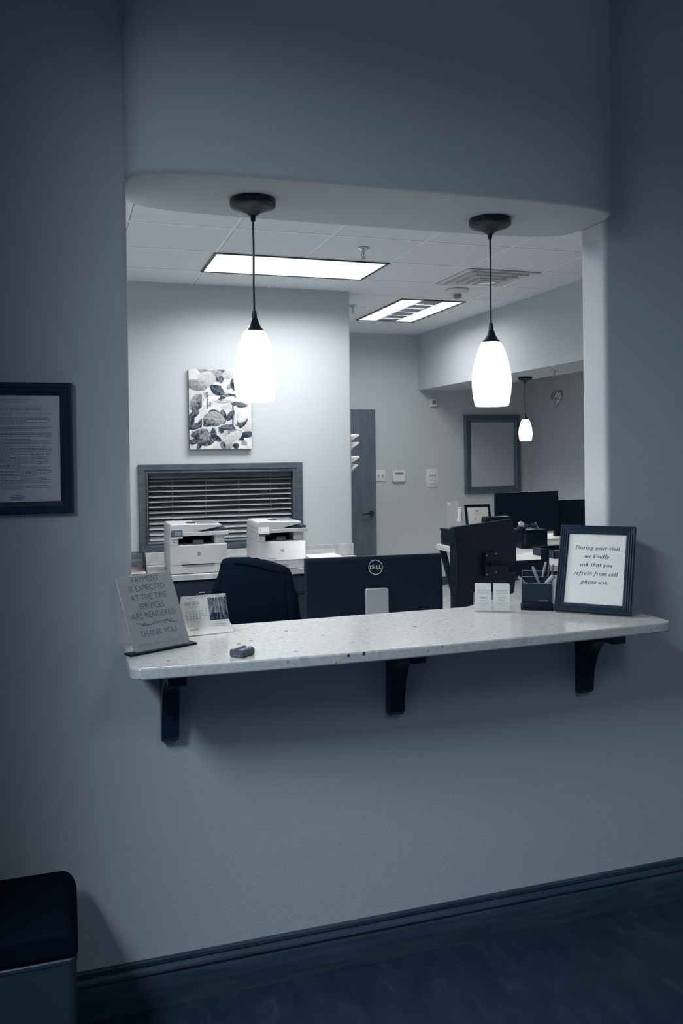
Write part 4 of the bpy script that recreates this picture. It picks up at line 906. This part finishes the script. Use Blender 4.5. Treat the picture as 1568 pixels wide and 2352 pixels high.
# wall pocket rack with papers at the printer-wall corner
t = thing('file_rack', 'narrow wall file rack just round the corner of the printer wall', 'rack', (OXC + 0.001, 4.42, 0))
for z in (1.40, 1.47, 1.585, 1.655):
    bm = BM(); prism(bm, [(0, z - 0.03), (0.020, z - 0.03), (0.030, z + 0.01), (0.028, z + 0.01), (0.018, z - 0.026), (0, z - 0.026)], -0.12, 0.12, 'y'); obj('rack_pocket', bm, M_glass, t)
bm = BM(); box(bm, 0, 0.003, -0.12, 0.12, 1.36, 1.70); obj('rack_back', bm, M_glass, t)
for k, (z, lab) in enumerate(((1.660, 'white papers sticking out of the topmost pocket of the wall rack'), (1.590, 'white papers sticking out of the second pocket down of the wall rack'), (1.474, 'white papers sticking out of the third pocket down of the wall rack'), (1.404, 'white papers sticking out of the lowest pocket of the wall rack'))):
    bm = BM(); e = 0.094 if k != 3 else 0.080
    prism(bm, [(0.004, z - 0.024), (0.012, z - 0.024), (e, z + 0.028 + 0.006 * (k % 2)), (e - 0.012, z + 0.040), (0.004, z + 0.010)], -0.10, 0.10, 'y')
    o = obj('rack_papers', bm, M_paper, smooth=False); o.location = (OXC + 0.001, 4.42, 0); tag(o, lab, 'papers', 'papers in the wall rack')

# foil heart on the hall wall
t = None
bm = BM(); n = 60; rings = []
def heart(a): return (16 * math.sin(a) ** 3 / 17.0, (13 * math.cos(a) - 5 * math.cos(2 * a) - 2 * math.cos(3 * a) - math.cos(4 * a) + 2) / 15.5)
for k in range(9):
    f = math.cos(R(k * 11.0)); dpt = 0.034 * math.sin(R(k * 11.0)); rr = []
    for i in range(n):
        hx, hz = heart(2 * PI * i / n); w_ = 0.010 * math.sin(i * 1.9 + k) * f
        rr.append(bm.verts.new((-dpt - 0.004 + w_ * 0.7 * (k > 0), hx * 0.115 * (f * 0.98 + 0.02) + w_ * 0.3, hz * 0.098 * (f * 0.98 + 0.02) + w_ * 0.4)))
    rings.append(rr)
for a, b in zip(rings, rings[1:]):
    for i in range(n): bm.faces.new((a[i], a[(i + 1) % n], b[(i + 1) % n], b[i]))
bm.faces.new(rings[0]); bm.faces.new(rings[-1])
o = tag(obj('foil_heart', bm, M_foil, ang=25), 'crumpled silver foil heart on the wall right of the distant pendant', 'decoration'); o.location = (OXE - 0.012, 6.01, 2.118)

# ------------------------------------------------------------------ far desks
t = thing('corner_desk', 'white L-shaped desk with black angled legs at the far right', 'desk', (0, 0, 0))
bm = BM(); prism(bm, [(3.052, 4.345), (3.052, 3.60), (3.10, 2.75), (3.85, 2.75), (3.85, 3.90), (5.05, 3.90), (5.05, 4.75), (3.61, 4.75), (3.61, 4.345)], 0.700, 0.742); obj('desktop', bm, M_desk, t, bevel=0.002)
for a, b in (((3.09, 4.29, 0.699), (3.25, 4.26, 0.0175)), ((4.98, 4.68, 0.699), (4.88, 4.64, 0.0175)), ((3.74, 2.80, 0.699), (3.66, 2.84, 0.0175)), ((3.20, 2.80, 0.699), (3.28, 2.84, 0.0175)), ((4.98, 3.98, 0.699), (4.88, 4.02, 0.0175))):
    bm = BM(); tube(bm, [a, b], [0.030, 0.018], 6); obj('leg', bm, M_black, t)
bm = BM(); box(bm, 3.62, 4.9, 4.70, 4.715, 0.35, 0.699); obj('modesty_panel', bm, M_cab, t)
t = thing('desktop_riser', 'black desktop riser shelf carrying the small frame, on the white desk', 'shelf', (3.085, 4.05, 0.742))
bm = BM(); box(bm, 0, 0.52, 0, 0.28, 0.122, 0.138); obj('riser_top', bm, M_black, t)
for x in (0.006, 0.49): bm = BM(); box(bm, x, x + 0.024, 0.01, 0.27, 0.0008, 0.1216); obj('riser_side', bm, M_black, t)
bm = BM(); box(bm, 0.03, 0.49, 0.25, 0.265, 0.0008, 0.1216); obj('riser_back', bm, M_cab, t)
RZ = 0.880
t = thing('brochure_holder', 'tall clear acrylic stand at the left end of the black riser', 'holder', (3.118, 4.245, RZ))
bm = BM(); rbox(bm, 0, 0.105, 0, 0.004, 0.003, 0.235, 0.001); obj('upright_panel', bm, M_glass, t)
bm = BM(); rbox(bm, 0, 0.078, -0.03, 0.06, 0.0006, 0.005, 0.001); obj('stand_foot', bm, M_glass, t)
bm = BM(); rbox(bm, 0.006, 0.030, -0.0012, -0.0004, 0.200, 0.222, 0.0002); obj('corner_sticker', bm, M_paper, t)
t = thing('pump_bottle', 'small white pump bottle between the acrylic stand and the small frame', 'bottle', (3.226, 4.225, RZ))
bm = BM(); lathe(bm, [(0.024, 0.0006), (0.025, 0.006), (0.025, 0.055), (0.024, 0.060)], seg=24); obj('clear_base', bm, M_glass, t)
bm = BM(); lathe(bm, [(0.026, 0.060), (0.024, 0.075), (0.016, 0.105), (0.0155, 0.160), (0.012, 0.166)], seg=24); obj('white_neck', bm, M_white, t)
bm = BM(); rbox(bm, -0.012, 0.022, -0.010, 0.010, 0.166, 0.180, 0.003); obj('nozzle', bm, M_white, t)
t = thing('certificate_frame', 'small black framed certificate leaning on the black riser', 'frame', (3.285, 4.22, RZ), R(-3))
cr = Matrix.Translation((0, 0, 0.001)) @ Matrix.Rotation(R(-12), 4, 'X')
bm = BM(); frame_ring(bm, 0, 0.235, 0, 0.200, [(0, 0.008), (0, -0.006), (0.016, -0.006), (0.020, -0.002), (0.020, 0.008)]); bmesh.ops.transform(bm, matrix=cr, verts=bm.verts[:]); obj('frame_moulding', bm, M_black, t, ang=20)
bm = BM(); box(bm, 0.019, 0.216, 0.001, 0.004, 0.019, 0.181); bmesh.ops.transform(bm, matrix=cr, verts=bm.verts[:]); obj('paper', bm, M_paper, t, smooth=False)
bm = BM(); box(bm, 0.10, 0.125, 0.0002, 0.0008, 0.140, 0.150); box(bm, 0.080, 0.155, 0.0002, 0.0008, 0.126, 0.1285); box(bm, 0.095, 0.14, 0.0002, 0.0008, 0.112, 0.114); box(bm, 0.084, 0.094, 0.0002, 0.0008, 0.074, 0.082); bmesh.ops.transform(bm, matrix=cr, verts=bm.verts[:]); obj('certificate_print', bm, M_ink, t, smooth=False)
t = thing('desk_scanner', 'dark rounded desk device behind the sideways monitor', 'device', (3.325, 3.948, 0.742), 0)
bm = BM(); rbox(bm, 0, 0.24, 0, 0.090, 0.0008, 0.250, 0.02, 4); obj('device_body', bm, M_black, t)
bm = BM(); rbox(bm, 0.03, 0.21, -0.004, 0.001, 0.12, 0.20, 0.001); obj('device_display', bm, M_dark, t)

def screen_mon(label, x0, x1, y, ztop, h, deskz=0.742):
    w = x1 - x0; t = thing('desktop_monitor', label, 'monitor', ((x0 + x1) / 2, y, deskz))
    zt = ztop - deskz
    bm = BM(); rbox(bm, -w / 2, w / 2, 0, 0.03, zt - h, zt, 0.004); obj('casing', bm, M_black, t)
    bm = BM(); box(bm, -w / 2 + 0.012, w / 2 - 0.012, -0.0012, -0.0002, zt - h + 0.02, zt - 0.012); obj('screen', bm, M_dark, t, smooth=False)
    bm = BM(); rbox(bm, -0.03, 0.03, 0.031, 0.055, 0.012, zt - h / 2, 0.004); obj('stand_neck', bm, M_black, t)
    bm = BM(); rbox(bm, -0.10, 0.10, -0.05, 0.12, 0.0006, 0.012, 0.004); obj('stand_base', bm, M_black, t)
screen_mon('large dark monitor below the pewter frame, facing the room', 3.62, 4.255, 4.32, 1.170, 0.36)
screen_mon('lower dark monitor beside the right edge of the opening', 4.262, 4.86, 4.40, 1.080, 0.33)
t = thing('desktop_computer', 'black box of a small computer in front of the large dark monitor', 'computer', (3.53, 3.72, 0.742), R(-3))
bm = BM(); rbox(bm, 0, 0.235, 0, 0.22, 0.0008, 0.150, 0.005); obj('case', bm, M_black, t)
bm = BM(); rbox(bm, 0.02, 0.045, -0.003, 0.001, 0.03, 0.12, 0.001); obj('front_grille', bm, M_frame, t)
t = thing('cable_tangle', 'loop of dark cable heaped on the black computer box', 'cable', (3.65, 3.80, 0.8935))
bm = BM()
for s in range(3): tube(bm, [(0.075 * math.cos(a) * (1 - 0.12 * s), 0.05 * math.sin(a), 0.006 + 0.012 * s + 0.010 * (1 + math.sin(a * 2 + s))) for a in [i * 2 * PI / 20 for i in range(21)]], 0.004, 8)
obj('cable_loop', bm, M_frame, t)
t = thing('tape_dispenser', 'small object with a pale roll on the left corner of the black computer box', 'dispenser', (3.545, 3.76, 0.8935))
bm = BM(); rbox(bm, -0.03, 0.045, -0.02, 0.02, 0.0004, 0.026, 0.006); obj('dispenser_body', bm, M_frame, t)
bm = BM(); lathe(bm, [(0.022, -0.009), (0.022, 0.009)], seg=24); bmesh.ops.transform(bm, matrix=Matrix.Translation((0.006, 0, 0.046)) @ Matrix.Rotation(R(90), 4, 'X'), verts=bm.verts[:]); obj('pale_roll', bm, M_white, t)
t = thing('document_tray', 'shallow black tray on the near wing of the white desk', 'tray', (3.42, 3.06, 0.742), 0)
bm = BM(); box(bm, 0, 0.36, 0, 0.30, 0.0008, 0.004); obj('tray_base', bm, M_black, t)
for b in ((0, 0.36, 0, 0.006), (0, 0.36, 0.294, 0.30), (0, 0.006, 0, 0.3), (0.354, 0.36, 0, 0.3)): bm = BM(); box(bm, *b, 0.004, 0.060); obj('tray_wall', bm, M_cab, t)
bm = BM(); rbox(bm, 0, 0.36, -0.0015, 0.0075, 0.060, 0.0635, 0.001); obj('tray_rim', bm, M_grey, t)
t = thing('notepad', 'white notepad standing beside the right dark monitor', 'notepad', (4.02, 3.55, 0.742))
t.location = (3.70, 3.35, 0.742); t['label'] = 'small white notepad lying behind the shallow black tray'
bm = BM(); rbox(bm, 0, 0.075, 0, 0.10, 0.0008, 0.016, 0.002); obj('pad_sheets', bm, M_paper, t)
bm = BM(); rbox(bm, 0, 0.075, 0.1, 0.106, 0.0008, 0.018, 0.001); obj('pad_binding', bm, M_grey, t)
